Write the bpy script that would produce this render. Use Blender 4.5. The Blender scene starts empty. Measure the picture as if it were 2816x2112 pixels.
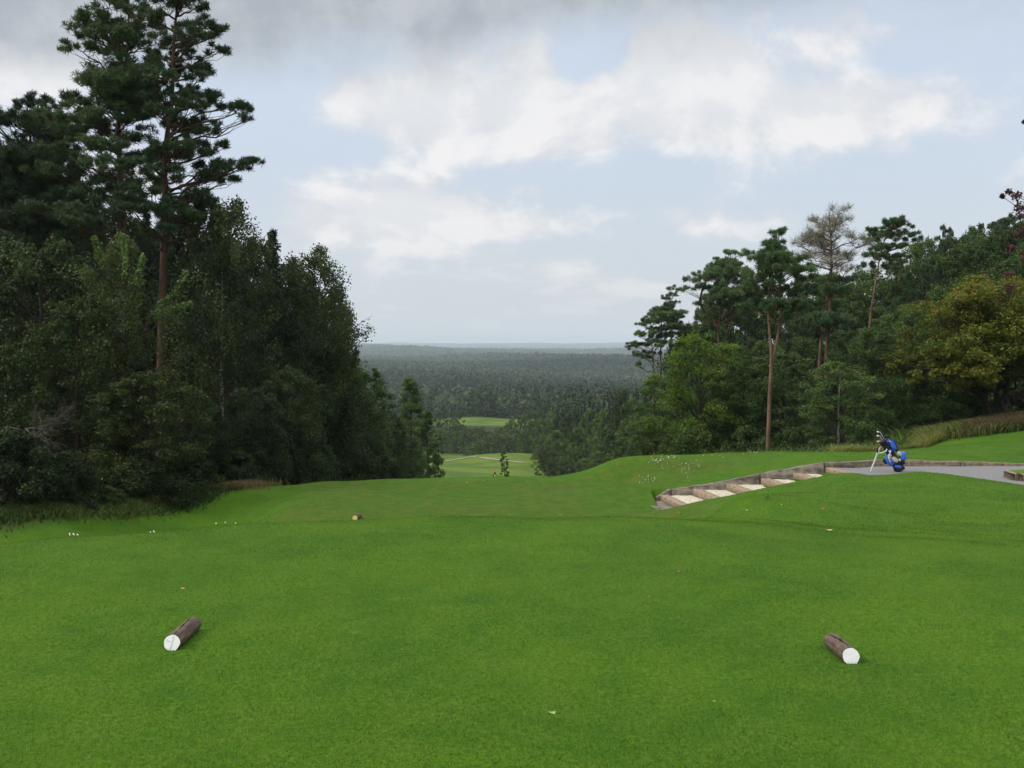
import bpy, math, random
import numpy as np
from mathutils import Vector

SC = bpy.context.scene
COL = SC.collection
R = math.radians

# ------------------------------------------------------------------ camera
FPX = 2740.0                 # focal length in photo pixels (2816 wide)
EYE = 1.7
PITCH = math.atan((1056 - 940) / FPX)
cam_d = bpy.data.cameras.new('camera')
cam_d.sensor_width = 36.0
cam_d.lens = 36.0 * FPX / 2816.0
cam_d.clip_start = 0.1
cam_d.clip_end = 40000.0
cam = bpy.data.objects.new('camera', cam_d)
COL.objects.link(cam)
cam.location = (0, 0, EYE)
cam.rotation_euler = (R(90) - PITCH, 0, 0)
SC.camera = cam

# ------------------------------------------------------------------ sky
SUN_EL, SUN_AZ = 42.0, -104.0       # azimuth measured from +Y (view) towards +X
world = bpy.data.worlds.new('World')
SC.world = world
world.use_nodes = True
wt = world.node_tree
for n in list(wt.nodes):
    wt.nodes.remove(n)


class NB:
    """tiny node-building helper"""
    def __init__(s, tree):
        s.t = tree

    def new(s, typ, **kw):
        n = s.t.nodes.new(typ)
        for k, v in kw.items():
            setattr(n, k, v)
        return n

    def link(s, a, b):
        s.t.links.new(a, b)

    def put(s, sock, v):
        if isinstance(v, bpy.types.NodeSocket):
            s.t.links.new(v, sock)
        elif v is not None:
            sock.default_value = v

    def m(s, op, a, b=None, c=None, clamp=False):
        n = s.new('ShaderNodeMath', operation=op)
        n.use_clamp = clamp
        s.put(n.inputs[0], a)
        if b is not None:
            s.put(n.inputs[1], b)
        if c is not None:
            s.put(n.inputs[2], c)
        return n.outputs[0]

    def smooth(s, v, lo, hi, a=0.0, b=1.0):
        n = s.new('ShaderNodeMapRange', interpolation_type='SMOOTHSTEP')
        s.put(n.inputs['Value'], v)
        n.inputs['From Min'].default_value = lo
        n.inputs['From Max'].default_value = hi
        n.inputs['To Min'].default_value = a
        n.inputs['To Max'].default_value = b
        return n.outputs[0]

    def mix(s, f, a, b, mode='MIX'):
        n = s.new('ShaderNodeMix', data_type='RGBA', blend_type=mode)
        s.put(n.inputs[0], f)
        for sock, v in ((n.inputs[6], a), (n.inputs[7], b)):
            if isinstance(v, (tuple, list)):
                v = (*v[:3], 1.0)
            s.put(sock, v)
        return n.outputs[2]

    def noise(s, vec, scale, detail=4, rough=0.5, dist=0.0, out=0):
        n = s.new('ShaderNodeTexNoise')
        if vec is not None:
            s.put(n.inputs['Vector'], vec)
        n.inputs['Scale'].default_value = scale
        n.inputs['Detail'].default_value = detail
        n.inputs['Roughness'].default_value = rough
        n.inputs['Distortion'].default_value = dist
        return n.outputs[out]


W = NB(wt)
sky = W.new('ShaderNodeTexSky', sky_type='NISHITA')
sky.sun_disc = False
sky.sun_elevation = R(SUN_EL)
sky.sun_rotation = R(SUN_AZ)
sky.air_density = 1.0
sky.dust_density = 2.0
tc = W.new('ShaderNodeTexCoord')
sp = W.new('ShaderNodeSeparateXYZ')
W.link(tc.outputs['Generated'], sp.inputs[0])
X, Y, Z = sp.outputs
az = W.m('ARCTAN2', X, Y)
el = W.m('ARCSINE', Z)
zl = W.m('MULTIPLY', W.m('LOGARITHM', W.m('ADD', W.m('MAXIMUM', Z, 0.0), 0.07), math.e), 0.36)
cv = W.new('ShaderNodeCombineXYZ')
W.link(X, cv.inputs[0]); W.link(Y, cv.inputs[1]); W.link(zl, cv.inputs[2])
CV = cv.outputs[0]
cv2 = W.new('ShaderNodeVectorMath', operation='ADD')
W.link(CV, cv2.inputs[0]); cv2.inputs[1].default_value = (0.02, 0.0, -0.035)


def G(px, py, sx, sy, amp):
    a0 = math.atan((px - 1408) / FPX)
    e0 = (940 - py) / FPX * math.cos(a0)
    da = W.m('DIVIDE', W.m('SUBTRACT', az, a0), sx / FPX)
    de = W.m('DIVIDE', W.m('SUBTRACT', el, e0), sy / FPX)
    q = W.m('ADD', W.m('MULTIPLY', da, da), W.m('MULTIPLY', de, de))
    return W.m('MULTIPLY', W.m('EXPONENT', W.m('MULTIPLY', q, -1.0)), amp)


def Gsum(lst):
    acc = None
    for g in lst:
        v = G(*g)
        acc = v if acc is None else W.m('ADD', acc, v)
    return acc


n1 = W.noise(CV, 5.0, 12, 0.60, 0.2)
n2 = W.noise(cv2.outputs[0], 5.0, 12, 0.60, 0.2)
n3 = W.noise(CV, 1.7, 4, 0.5, 0.3)
n4 = W.noise(CV, 16.0, 6, 0.6, 0.0)
cum = Gsum([(1500, 310, 330, 110, .17), (1850, 250, 330, 140, .17), (2330, 320, 200, 120, .15),
            (1080, 300, 260, 70, .13), (1080, 590, 120, 60, .21), (1250, 590, 60, 40, .20), (1420, 620, 120, 40, .19), (800, 600, 140, 80, .14), (1550, 750, 90, 30, .10), (1080, 845, 90, 14, .12),
            (1780, 600, 170, 45, .13), (1790, 790, 110, 28, .13), (1550, 430, 150, 60, .11),
            (1480, 165, 70, 55, .13), (1760, 150, 80, 50, .10),
            (60, 200, 190, 90, .12), (1640, 165, 90, 50, -.34), (1580, 235, 60, 40, -.12), (870, 430, 260, 60, -.14),
            (2550, 520, 300, 110, -.16), (2550, 190, 300, 45, -.12), (1320, 800, 400, 70, -.06),
            (1850, 470, 260, 50, -.10), (640, 350, 160, 130, -.10)])
nn = W.m('ADD', W.m('ADD', n1, W.m('MULTIPLY', W.m('SUBTRACT', n4, 0.5), 0.13)), cum)
mask = W.smooth(nn, 0.45, 0.62)
lit = W.smooth(W.m('ADD', W.m('SUBTRACT', n1, n2), W.m('MULTIPLY', W.m('SUBTRACT', n4, 0.5), 0.12)), -0.05, 0.08)
# clear part of the sky: thin veil over the sky texture
veil = W.smooth(el, 0.0, 0.26)
skyc = W.mix(1.0, sky.outputs[0], (0.085, 0.085, 0.085), 'MULTIPLY')
veilc = W.mix(veil, (0.53, 0.575, 0.61), (0.50, 0.575, 0.68))
base = W.mix(W.smooth(n3, 0.3, 0.7, 0.88, 0.985), skyc, veilc)
thick = W.smooth(nn, 0.5, 0.78)
cloudc = W.mix(lit, (0.575, 0.59, 0.615), (0.735, 0.72, 0.715))
cloudc = W.mix(W.m('MULTIPLY', thick, 0.5), cloudc, (0.68, 0.68, 0.69))
cloudc = W.mix(W.smooth(el, 0.0, 0.14, 0.75, 0.0), cloudc, (0.49, 0.53, 0.575))
c1 = W.mix(W.m('MULTIPLY', mask, 0.9), base, cloudc)
# grey cloud sheet overhead, its ragged lower rim just below the top of the frame
rim = Gsum([(150, -30, 700, 250, .12), (1150, -20, 500, 95, .05), (500, 60, 200, 120, .03), (1900, -20, 600, 80, .05)])
gm = W.smooth(W.m('ADD', W.m('ADD', el, rim), W.m('ADD', W.m('MULTIPLY', W.m('SUBTRACT', n1, 0.5), 0.20), W.m('MULTIPLY', W.m('SUBTRACT', n3, 0.5), 0.12))), 0.24, 0.35)
greyc = W.mix(W.smooth(n4, 0.35, 0.7), (0.33, 0.365, 0.405), (0.43, 0.46, 0.495))
c2 = W.mix(gm, c1, greyc)
# higher up the overcast gets bright (where the sun stands behind it)
c3 = W.mix(W.smooth(el, 0.42, 0.85), c2, W.mix(n3, (1.05, 1.08, 1.13), (1.5, 1.5, 1.5)))
lp = W.new('ShaderNodeBackground')
W.link(c3, lp.inputs[0])
lp.inputs[1].default_value = 1.0
wo = W.new('ShaderNodeOutputWorld')
W.link(lp.outputs[0], wo.inputs[0])

# ------------------------------------------------------------------ sun
sun_d = bpy.data.lights.new('sun', 'SUN')
sun_d.energy = 2.0
sun_d.angle = R(14)
sun_d.color = (1.0, 0.95, 0.87)
sun = bpy.data.objects.new('sun', sun_d)
COL.objects.link(sun)
sv = Vector((math.sin(R(SUN_AZ)) * math.cos(R(SUN_EL)), math.cos(R(SUN_AZ)) * math.cos(R(SUN_EL)), math.sin(R(SUN_EL))))
sun.rotation_euler = sv.to_track_quat('Z', 'Y').to_euler()
sun.location = (0, 0, 60)

SC.view_settings.view_transform = 'Standard'
SC.view_settings.look = 'None'
SC.view_settings.exposure = 0.36
SC.view_settings.gamma = 1.0
SC.cycles.volume_bounces = 2
SC.cycles.max_bounces = 6
SC.cycles.transparent_max_bounces = 8


# ------------------------------------------------------------------ geometry of the picture
def ray(px, py):
    u = (px - 1408) / FPX
    v = (1056 - py) / FPX
    c, s = math.cos(PITCH), math.sin(PITCH)
    return np.array([u, c + v * s, -s + v * c])


def P(px, py, d):
    """point seen at photo pixel (px, py) that stands d metres ahead"""
    r = ray(px, py)
    return np.array([0, 0, EYE]) + r * (d / r[1])


def sstep(x, a, b):
    t = np.clip((x - a) / (b - a), 0, 1)
    return t * t * (3 - 2 * t)


# ------------------------------------------------------------------ ground height
ZP = -1.56           # top of the gravel path
ZT2 = -2.40          # the lower tee
ctrl = []
for x in (-6, -3, 0, 3, 6, 10):
    for y in (-6, -1, 4):
        ctrl.append((x, y, 0))
ctrl += [(-3, 7.3, 0), (0, 7.5, 0), (3, 7.6, 0), (6, 7.5, -.02), (10, 8, -.15), (-6, 7, -.12), (-9, 3, -.25), (-9, 8, -.6), (-16, 6, -1.2), (-16, 0, -.8)]
pix = [(0, 1500, 8.8), (400, 1465, 9.2), (760, 1440, 9.6), (975, 1430, 9.8), (1400, 1421, 10.2), (1800, 1427, 10.5),
       (2160, 1441, 11), (2816, 1478, 11),
       (2500, 1410, 14.5), (2500, 1350, 18), (2500, 1299, 22), (2816, 1400, 15), (2816, 1339, 20), (2350, 1301, 22.6),
       (2200, 1323, 22.5), (2070, 1349, 22.3), (1950, 1376, 22.1), (1860, 1403, 21.9), (2160, 1400, 15), (1950, 1424, 14),
       (2250, 1360, 18.5), (2000, 1400, 18), (2160, 1426, 12.8), (2160, 1378, 17), (2500, 1434, 12.8), (2500, 1376, 16.4), (2816, 1444, 12.8), (2816, 1372, 17), (1950, 1432, 12.2), (2250, 1334, 20.5), (2050, 1385, 19),
       (700, 1350, 27), (900, 1326, 28.8), (1140, 1316, 29.8), (1408, 1312, 30), (1580, 1309, 29.8),
       (0, 1430, 21), (300, 1402, 24), (550, 1372, 26.5), (-300, 1440, 20),
       (1843, 1341, 26.0), (2090, 1301, 26.2), (2268, 1270, 26.3), (2500, 1268, 26.5), (2816, 1274, 26.6),
       (1700, 1266, 29.5), (1800, 1252, 30), (2000, 1248, 31), (1900, 1300, 28), (1700, 1330, 27), (2300, 1248, 31.5),
       (2500, 1235, 33), (2816, 1205, 35), (2650, 1220, 34),
       (2500, 1214, 39), (2650, 1180, 42), (2816, 1150, 42), (2816, 1100, 48), (2700, 1130, 50), (2550, 1165, 52), (3200, 1060, 44), (3300, 1150, 34)]
for a in pix:
    ctrl.append(tuple(P(*a)))
ctrl += [(-6, 13, -1.35), (-3, 13.6, -1.35), (0, 14, -1.4), (2.5, 14, -1.35), (-10, 13, -1.5)]
for x in (-5.5, -3, 0, 3):
    for y in (17.4, 21, 25, 28):
        ctrl.append((x, y, ZT2))
ctrl += [(-6.9, 24.5, -3.0), (-6.9, 21, -2.95), (-6.6, 17.5, -2.75), (-5.6, 24, -2.42), (-8.3, 31, -3.2), (-12, 30, -2.9), (-18, 22, -2.3), (-20, 30, -2.8),
         (-6, 34, -3.7), (0, 36, -4.1), (4, 36, -4.0), (5, 42, -5.2), (-8, 44, -4.9), (0, 46, -5.6), (-16, 44, -4.2), (-24, 40, -3.6),
         (4.5, 34, -3.4), (10, 42, -4.6), (14, 46, -4.6), (8, 37, -3.2), (14, 38, -2.9), (18, 42, -2.6),
         (3.6, 24.5, -2.4), (8.2, 22.4, -1.35), (10, 24.5, ZP), (13, 24.5, ZP), (16, 24.5, ZP), (20, 26, -1.3), (20, 18, -1.0), (6, 24.4, -2.0)]
ctrl = np.array(ctrl, float)


def tps_fit(pts, lam=1e-4):
    n = len(pts)
    d = np.linalg.norm(pts[:, None, :2] - pts[None, :, :2], axis=2)
    K = np.where(d > 0, d * d * np.log(d + 1e-9), 0) + lam * np.eye(n) * 40
    Q = np.hstack([np.ones((n, 1)), pts[:, :2]])
    A = np.block([[K, Q], [Q.T, np.zeros((3, 3))]])
    return np.linalg.solve(A, np.concatenate([pts[:, 2], np.zeros(3)]))


TPSW = tps_fit(ctrl)


def tps(x, y):
    out = np.empty(len(x))
    for i in range(0, len(x), 20000):
        xs, ys = x[i:i + 20000], y[i:i + 20000]
        d = np.sqrt((xs[:, None] - ctrl[None, :, 0]) ** 2 + (ys[:, None] - ctrl[None, :, 1]) ** 2)
        out[i:i + 20000] = (d * d * np.log(d + 1e-9)) @ TPSW[:-3] + TPSW[-3] + TPSW[-2] * xs + TPSW[-1] * ys
    return out


FD = np.array([0, 30, 45, 60, 90, 120, 150, 180, 250, 300, 420, 480, 560, 700, 900, 1200, 1800, 2300, 3000, 4300, 5200, 7000, 9500, 12000, 16000], float)
FZ = np.array([-1, -3, -5.4, -7.6, -12.0, -15.8, -19.4, -22.3, -27.8, -31, -33.5, -35.3, -39, -44, -47, -48, -43, -40, -62, -50, -46, -78, -46, -14, -60], float)


def far(x, y):
    r = np.hypot(x, y)
    yy = np.where(y > 0, np.maximum(y, r * 0.6), r * 0.6)
    z = np.interp(yy, FD, FZ)
    a = np.arctan2(x, np.maximum(y, 1e-3))
    a = np.where(y > 0, a, np.sign(x) * 1.5)
    hill = 15 * sstep(a, 0.10, 0.62) * sstep(yy, 32, 85) * (1 - sstep(yy, 260, 520))
    hill += 7 * sstep(-a, 0.16, 0.6) * sstep(yy, 40, 90) * (1 - sstep(yy, 260, 520))
    hill += 4.0 * sstep(a, 0.03, 0.2) * sstep(yy, 90, 140) * (1 - sstep(yy, 260, 420))
    z = z + 1.6 * np.exp(-((x + 8) / 17) ** 2 - ((y - 238) / 15) ** 2) + .8 * np.sin(x * .13 + 1) * np.sin(y * .06) * sstep(yy, 120, 170)
    z = z + hill - 0.016 * np.clip(x, -3000, 3000) * sstep(yy, 1500, 4000) * (1 - sstep(yy, 6000, 9000))
    z = z + (np.sin(x * .0052 + 1.3 + y * .0021) + np.sin(x * .0021 - y * .0044 + 2) + .6 * np.sin(x * .011 + y * .003)) * 5.0 * sstep(yy, 560, 1400)
    return z


def stair_z(x):
    """top of the tread / path at x"""
    z = np.full_like(x, ZP)
    for i, xs in enumerate(SX):
        z = np.where(x < xs, ZP - 0.14 * (len(SX) - i), z)
    return z


SX = [3.74, 4.62, 5.48, 6.38, 7.21, 8.06]        # the six risers
PN = np.array([[3.4, 23.25], [8.0, 23.1], [9.0, 22.4], [9.8, 21.6], [10.5, 20.6], [12, 19.2], [16, 17.0], [24, 14]])


def ground(x, y):
    x = np.atleast_1d(np.asarray(x, float)); y = np.atleast_1d(np.asarray(y, float))
    r = np.hypot(x, y)
    near = r < 75
    z = far(x, y)
    if near.any():
        zt = tps(x[near], y[near])
        back = sstep(-y[near], 4, 12)
        side = sstep(np.abs(np.arctan2(x[near], y[near])), 0.62, 0.95) * sstep(r[near], 12, 26)
        w = (1 - sstep(r[near], 42, 66)) * (1 - back) * (1 - side)
        zf = np.where(y[near] < 0, -0.02 * r[near], z[near])
        z[near] = zt * w + zf * (1 - w)
    # cut for the path and the steps
    yn = np.interp(x, PN[:, 0], PN[:, 1])
    yf = np.interp(x, [8.3, 9.3], [25.80, 26.14])
    w = sstep(x, 3.62, 3.74) * sstep(y, yn - .25, yn) * (1 - sstep(y, yf, yf + .06)) * (x < 24)
    tgt = np.clip(ZT2 + (x - 3.7) * (0.84 / 4.4), ZT2, ZP) - 0.12
    z = np.where(w > 0, z * (1 - w) + np.minimum(tgt, z + 2) * w, z)
    return z


def gz(x, y):
    return float(ground([x], [y])[0])


# ------------------------------------------------------------------ mesh helpers
class MB:
    """collects verts and faces into one mesh"""
    def __init__(s):
        s.V = []; s.F = []; s.M = []; s.T = []; s.n = 0

    def add(s, V, F, mat=0, tint=None):
        V = np.asarray(V, float).reshape(-1, 3)
        F = np.asarray(F, int)
        s.V.append(V)
        s.F.append(F + s.n)
        s.M.append(np.full(len(F), mat))
        s.T.append(np.full(len(V), .5) if tint is None else np.asarray(tint, float))
        s.n += len(V)

    def mesh(s, name, mats, smooth=False):
        me = bpy.data.meshes.new(name)
        V = np.concatenate(s.V)
        me.vertices.add(len(V))
        me.vertices.foreach_set('co', V.astype(np.float32).ravel())
        loops = np.concatenate([f.ravel() for f in s.F])
        tot = np.concatenate([np.full(len(f), f.shape[1]) for f in s.F])
        start = np.concatenate([[0], np.cumsum(tot)[:-1]])
        me.loops.add(len(loops))
        me.loops.foreach_set('vertex_index', loops.astype(np.int32))
        me.polygons.add(len(tot))
        me.polygons.foreach_set('loop_start', start.astype(np.int32))
        me.polygons.foreach_set('loop_total', tot.astype(np.int32))
        me.polygons.foreach_set('material_index', np.concatenate(s.M).astype(np.int32))
        if smooth:
            me.polygons.foreach_set('use_smooth', np.ones(len(tot), bool))
        at = me.attributes.new('tint', 'FLOAT', 'POINT')
        at.data.foreach_set('value', np.concatenate(s.T).astype(np.float32))
        for m_ in (mats if isinstance(mats, (list, tuple)) else [mats]):
            me.materials.append(m_)
        me.update(calc_edges=True)
        me.validate()
        return me

    def build(s, name, mats, parent=None, smooth=False, loc=None):
        o = bpy.data.objects.new(name, s.mesh(name, mats, smooth))
        COL.objects.link(o)
        if parent is not None:
            o.parent = parent
        if loc is not None:
            o.location = loc
        return o

    # ---- shapes
    def tube(s, pts, rad, sides=8, mat=0, tint=None, cap=True, wob=0.0, rng=None):
        pts = np.asarray(pts, float); k = len(pts)
        rad = np.broadcast_to(np.asarray(rad, float), (k,))
        t = np.gradient(pts, axis=0)
        t /= np.linalg.norm(t, axis=1)[:, None] + 1e-9
        ref = np.array([0.31, 0.95, 0.05]) if abs(t[0][1]) < .8 else np.array([1., 0, 0])
        n = np.cross(t, ref); n /= np.linalg.norm(n, axis=1)[:, None] + 1e-9
        b = np.cross(t, n)
        a = np.linspace(0, 2 * np.pi, sides, endpoint=False)
        rr = rad[:, None] * np.ones((1, sides))
        if wob and rng is not None:
            rr = rr * (1 + wob * rng.standard_normal((k, sides)))
        V = pts[:, None] + rr[..., None] * (np.cos(a)[None, :, None] * n[:, None] + np.sin(a)[None, :, None] * b[:, None])
        i, j = np.meshgrid(np.arange(k - 1), np.arange(sides), indexing='ij')
        F = np.stack([i * sides + j, i * sides + (j + 1) % sides, (i + 1) * sides + (j + 1) % sides, (i + 1) * sides + j], -1).reshape(-1, 4)
        s.add(V.reshape(-1, 3), F, mat, None if tint is None else np.full(k * sides, tint))
        if cap:
            for e in (0, k - 1):
                c = np.vstack([V[e], pts[e][None]])
                ff = [[q, (q + 1) % sides, sides] if e else [(q + 1) % sides, q, sides] for q in range(sides)]
                s.add(c, ff, mat, None if tint is None else np.full(sides + 1, tint))

    def box(s, c, size, rot=None, mat=0, bev=0.0):
        c = np.asarray(c, float); h = np.asarray(size, float) / 2
        if bev <= 0:
            V = np.array([[x, y, z] for x in (-1, 1) for y in (-1, 1) for z in (-1, 1)]) * h
            F = [[0, 1, 3, 2], [4, 6, 7, 5], [0, 4, 5, 1], [2, 3, 7, 6], [0, 2, 6, 4], [1, 5, 7, 3]]
            if rot is not None:
                V = V @ np.asarray(rot).T
            s.add(V + c, F, mat)
            return
        # chamfered box: 24 verts
        b = min(bev, h.min() * .9)
        V = []; idx = {}
        for sx in (-1, 1):
            for sy in (-1, 1):
                for sz in (-1, 1):
                    for ax in range(3):
                        p = np.array([sx, sy, sz]) * (h - b)
                        p[ax] = (sx, sy, sz)[ax] * h[ax]
                        idx[(sx, sy, sz, ax)] = len(V); V.append(p)
        Fq, Ft = [], []
        for ax in range(3):
            o1, o2 = [q for q in range(3) if q != ax]
            for sg in (-1, 1):
                f = []
                for a1, a2 in ((-1, -1), (1, -1), (1, 1), (-1, 1)):
                    k = [0, 0, 0]; k[ax] = sg; k[o1] = a1; k[o2] = a2
                    f.append(idx[(*k, ax)])
                Fq.append(f)
        for ax in range(3):
            o1, o2 = [q for q in range(3) if q != ax]
            for a1 in (-1, 1):
                for a2 in (-1, 1):
                    f = []
                    for sg, axx in ((-1, o1), (-1, o2), (1, o2), (1, o1)):
                        k = [0, 0, 0]; k[ax] = sg; k[o1] = a1; k[o2] = a2
                        f.append(idx[(*k, axx)])
                    Fq.append(f)
        for sx in (-1, 1):
            for sy in (-1, 1):
                for sz in (-1, 1):
                    Ft.append([idx[(sx, sy, sz, q)] for q in range(3)])
        V = np.array(V)
        if rot is not None:
            V = V @ np.asarray(rot).T
        s.add(V + c, Fq, mat)
        s.add(V + c, Ft, mat)

    def ellipsoid(s, c, r, rot=None, e=1.0, nu=16, nv=10, mat=0):
        """superellipsoid, e<1 boxier"""
        u = np.linspace(-np.pi, np.pi, nu, endpoint=False); v = np.linspace(-np.pi / 2, np.pi / 2, nv)
        f = lambda w: np.sign(w) * np.abs(w) ** e
        U, Vv = np.meshgrid(u, v)
        V = np.stack([f(np.cos(Vv)) * f(np.cos(U)), f(np.cos(Vv)) * f(np.sin(U)), f(np.sin(Vv))], -1).reshape(-1, 3) * np.asarray(r)
        if rot is not None:
            V = V @ np.asarray(rot).T
        i, j = np.meshgrid(np.arange(nv - 1), np.arange(nu), indexing='ij')
        F = np.stack([i * nu + j, i * nu + (j + 1) % nu, (i + 1) * nu + (j + 1) % nu, (i + 1) * nu + j], -1).reshape(-1, 4)
        s.add(V + np.asarray(c), F, mat)


def tag(o, label=None, cat=None, group=None, kind=None):
    if label: o['label'] = label
    if cat: o['category'] = cat
    if group: o['group'] = group
    if kind: o['kind'] = kind
    return o


def empty(name, loc, rz=0.0):
    o = bpy.data.objects.new(name, None)
    o.empty_display_size = 0.3
    COL.objects.link(o)
    o.location = [float(v) for v in loc]
    o.rotation_euler = (0, 0, rz)
    return o


# ------------------------------------------------------------------ materials
def mat_new(name):
    m_ = bpy.data.materials.new(name)
    m_.use_nodes = True
    t = m_.node_tree
    for n in list(t.nodes):
        t.nodes.remove(n)
    b = NB(t)
    out = b.new('ShaderNodeOutputMaterial')
    return m_, b, out


def m_simple(name, c1, c2=None, scale=20, rough=.8, bump=0.0, detail=5, metal=0.0, stretch=None):
    m_, b, out = mat_new(name)
    bs = b.new('ShaderNodeBsdfPrincipled')
    t = b.new('ShaderNodeTexCoord')
    v = t.outputs['Object']
    if stretch:
        mp = b.new('ShaderNodeMapping')
        b.link(v, mp.inputs[0]); mp.inputs['Scale'].default_value = stretch
        v = mp.outputs[0]
    n = b.noise(v, scale, detail, .6)
    b.put(bs.inputs['Base Color'], b.mix(b.smooth(n, .32, .68), c1, c2 or c1))
    bs.inputs['Roughness'].default_value = rough
    bs.inputs['Metallic'].default_value = metal
    bs.inputs['Specular IOR Level'].default_value = .25
    if bump:
        bp = b.new('ShaderNodeBump')
        bp.inputs['Strength'].default_value = bump
        bp.inputs['Distance'].default_value = .02
        b.link(n, bp.inputs['Height']); b.link(bp.outputs[0], bs.inputs['Normal'])
    b.link(bs.outputs[0], out.inputs[0])
    return m_


def m_leaf(name, dark, light, accent=None, acc_amt=0.0, trans=.3, rough=.6, bigs=.35, bigamp=.9):
    """leaf material: every leaf has its own tint attribute"""
    m_, b, out = mat_new(name)
    at = b.new('ShaderNodeAttribute', attribute_name='tint')
    oi = b.new('ShaderNodeObjectInfo')
    t = b.new('ShaderNodeTexCoord')
    big = b.noise(t.outputs['Object'], bigs, 5, .6, .4)
    f = b.m('ADD', at.outputs['Fac'], b.m('MULTIPLY', b.m('SUBTRACT', big, .5), bigamp))
    f = b.m('ADD', f, b.m('MULTIPLY', b.m('SUBTRACT', oi.outputs['Random'], .5), .35))
    col = b.mix(b.smooth(f, .1, .95), dark, light)
    if accent:
        wn = b.new('ShaderNodeTexWhiteNoise', noise_dimensions='1D')
        b.link(b.m('MULTIPLY', at.outputs['Fac'], 913.7), wn.inputs['W'])
        af = b.m('MULTIPLY', b.m('GREATER_THAN', wn.outputs['Value'], 1 - acc_amt), b.smooth(big, .35, .6))
        col = b.mix(af, col, accent)
    d = b.new('ShaderNodeBsdfPrincipled')
    b.put(d.inputs['Base Color'], col)
    d.inputs['Roughness'].default_value = rough
    d.inputs['Specular IOR Level'].default_value = .25
    tr = b.new('ShaderNodeBsdfTranslucent')
    b.put(tr.inputs[0], b.mix(1.0, col, (1.2, 1.3, .5), 'MULTIPLY'))
    ms = b.new('ShaderNodeMixShader')
    ms.inputs[0].default_value = trans
    b.link(d.outputs[0], ms.inputs[1]); b.link(tr.outputs[0], ms.inputs[2])
    b.link(ms.outputs[0], out.inputs[0])
    return m_


def m_grass():
    m_, b, out = mat_new('grass_ground')
    geo = b.new('ShaderNodeNewGeometry')
    pos = geo.outputs['Position']
    reg = b.new('ShaderNodeAttribute', attribute_name='region')     # 0 rough, 1 front tee, 2 lower tee ...
    woods = b.new('ShaderNodeAttribute', attribute_name='woods')
    dry = b.new('ShaderNodeAttribute', attribute_name='dry')
    bright = b.new('ShaderNodeAttribute', attribute_name='bright')
    sx = b.new('ShaderNodeSeparateXYZ'); b.link(pos, sx.inputs[0])
    nl = b.noise(pos, .55, 4, .6, .6)
    nm = b.noise(pos, 3.0, 5, .65, .3)
    nf = b.noise(pos, 38.0, 4, .7)
    nff = b.noise(pos, 150.0, 2, .7)
    g = b.mix(b.smooth(nl, .36, .66), (.040, .112, .002), (.064, .146, .004))
    g = b.mix(b.smooth(nm, .38, .70, 0, .55), g, (.082, .150, .012))
    g = b.mix(b.smooth(nm, .30, .48, .5, 0), g, (.032, .100, .008))
    g = b.mix(b.smooth(nf, .35, .62, .50, 0), g, (.016, .054, .005))
    g = b.mix(b.smooth(nf, .56, .75, 0, .5), g, (.11, .16, .030))
    g = b.mix(b.smooth(nff, .6, .75, 0, .4), g, (.17, .22, .06))
    # yellowish worn turf on the lower tee and on the flowery mound
    yel = b.mix(b.smooth(nm, .4, .62), (.040, .085, .006), (.080, .100, .012))
    yel = b.mix(b.smooth(nf, .35, .6, .4, 0), yel, (.045, .075, .014))
    g = b.mix(b.m('MULTIPLY', dry.outputs['Fac'], b.smooth(nl, .34, .66, .3, 1.0)), g, yel)
    nb = b.noise(pos, .07, 5, .65, .5)
    nb2 = b.noise(pos, .6, 4, .7)
    bg = b.mix(b.smooth(nb, .38, .62), (.050, .098, .010), (.100, .150, .018))
    bg = b.mix(b.smooth(nb2, .5, .7, 0, .45), bg, (.035, .072, .012))
    g = b.mix(bright.outputs['Fac'], g, bg)
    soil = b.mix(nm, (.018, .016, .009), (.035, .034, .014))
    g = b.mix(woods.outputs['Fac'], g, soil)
    bs = b.new('ShaderNodeBsdfPrincipled')
    b.put(bs.inputs['Base Color'], g)
    bs.inputs['Roughness'].default_value = .9
    bs.inputs['Specular IOR Level'].default_value = .12
    bp = b.new('ShaderNodeBump')
    bp.inputs['Strength'].default_value = .8
    bp.inputs['Distance'].default_value = .02
    b.put(bp.inputs['Height'], b.m('ADD', nf, b.m('MULTIPLY', nm, 1.5)))
    b.link(bp.outputs[0], bs.inputs['Normal'])
    b.link(bs.outputs[0], out.inputs[0])
    return m_


M = {}
M['grass'] = m_grass()
M['blade'] = m_leaf('grass_blade', (.046, .120, .003), (.150, .232, .014), trans=.25, rough=.7, bigs=.9, bigamp=1.9)
M['dark'] = m_leaf('leaf_dark_shaded', (.012, .025, .009), (.040, .064, .020), (.16, .11, .02), .02)  # left wood: colour lowered to paint in the shade of its backlit side
M['mid'] = m_leaf('leaf_mid', (.028, .060, .013), (.090, .150, .034), (.20, .14, .02), .03)
M['lime'] = m_leaf('leaf_lime', (.040, .085, .010), (.140, .210, .022), trans=.4)
M['yellowing'] = m_leaf('leaf_yellowing', (.018, .037, .010), (.062, .083, .022), (.20, .15, .03), .06)
M['birch'] = m_leaf('leaf_birch', (.030, .048, .019), (.098, .125, .048), (.20, .15, .03), .03, trans=.35)
M['autumn'] = m_leaf('leaf_autumn', (.056, .086, .011), (.170, .180, .024), (.27, .13, .02), .14, trans=.35)
M['purple'] = m_leaf('leaf_purple', (.045, .016, .022), (.120, .040, .045))
M['needle'] = m_leaf('needle_pine', (.032, .062, .026), (.090, .138, .056), trans=.12)
M['needle2'] = m_leaf('needle_pine_light', (.048, .096, .038), (.135, .205, .082), trans=.2)
M['needle3'] = m_leaf('needle_pine_mid', (.030, .062, .028), (.085, .130, .058), trans=.15)
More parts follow.
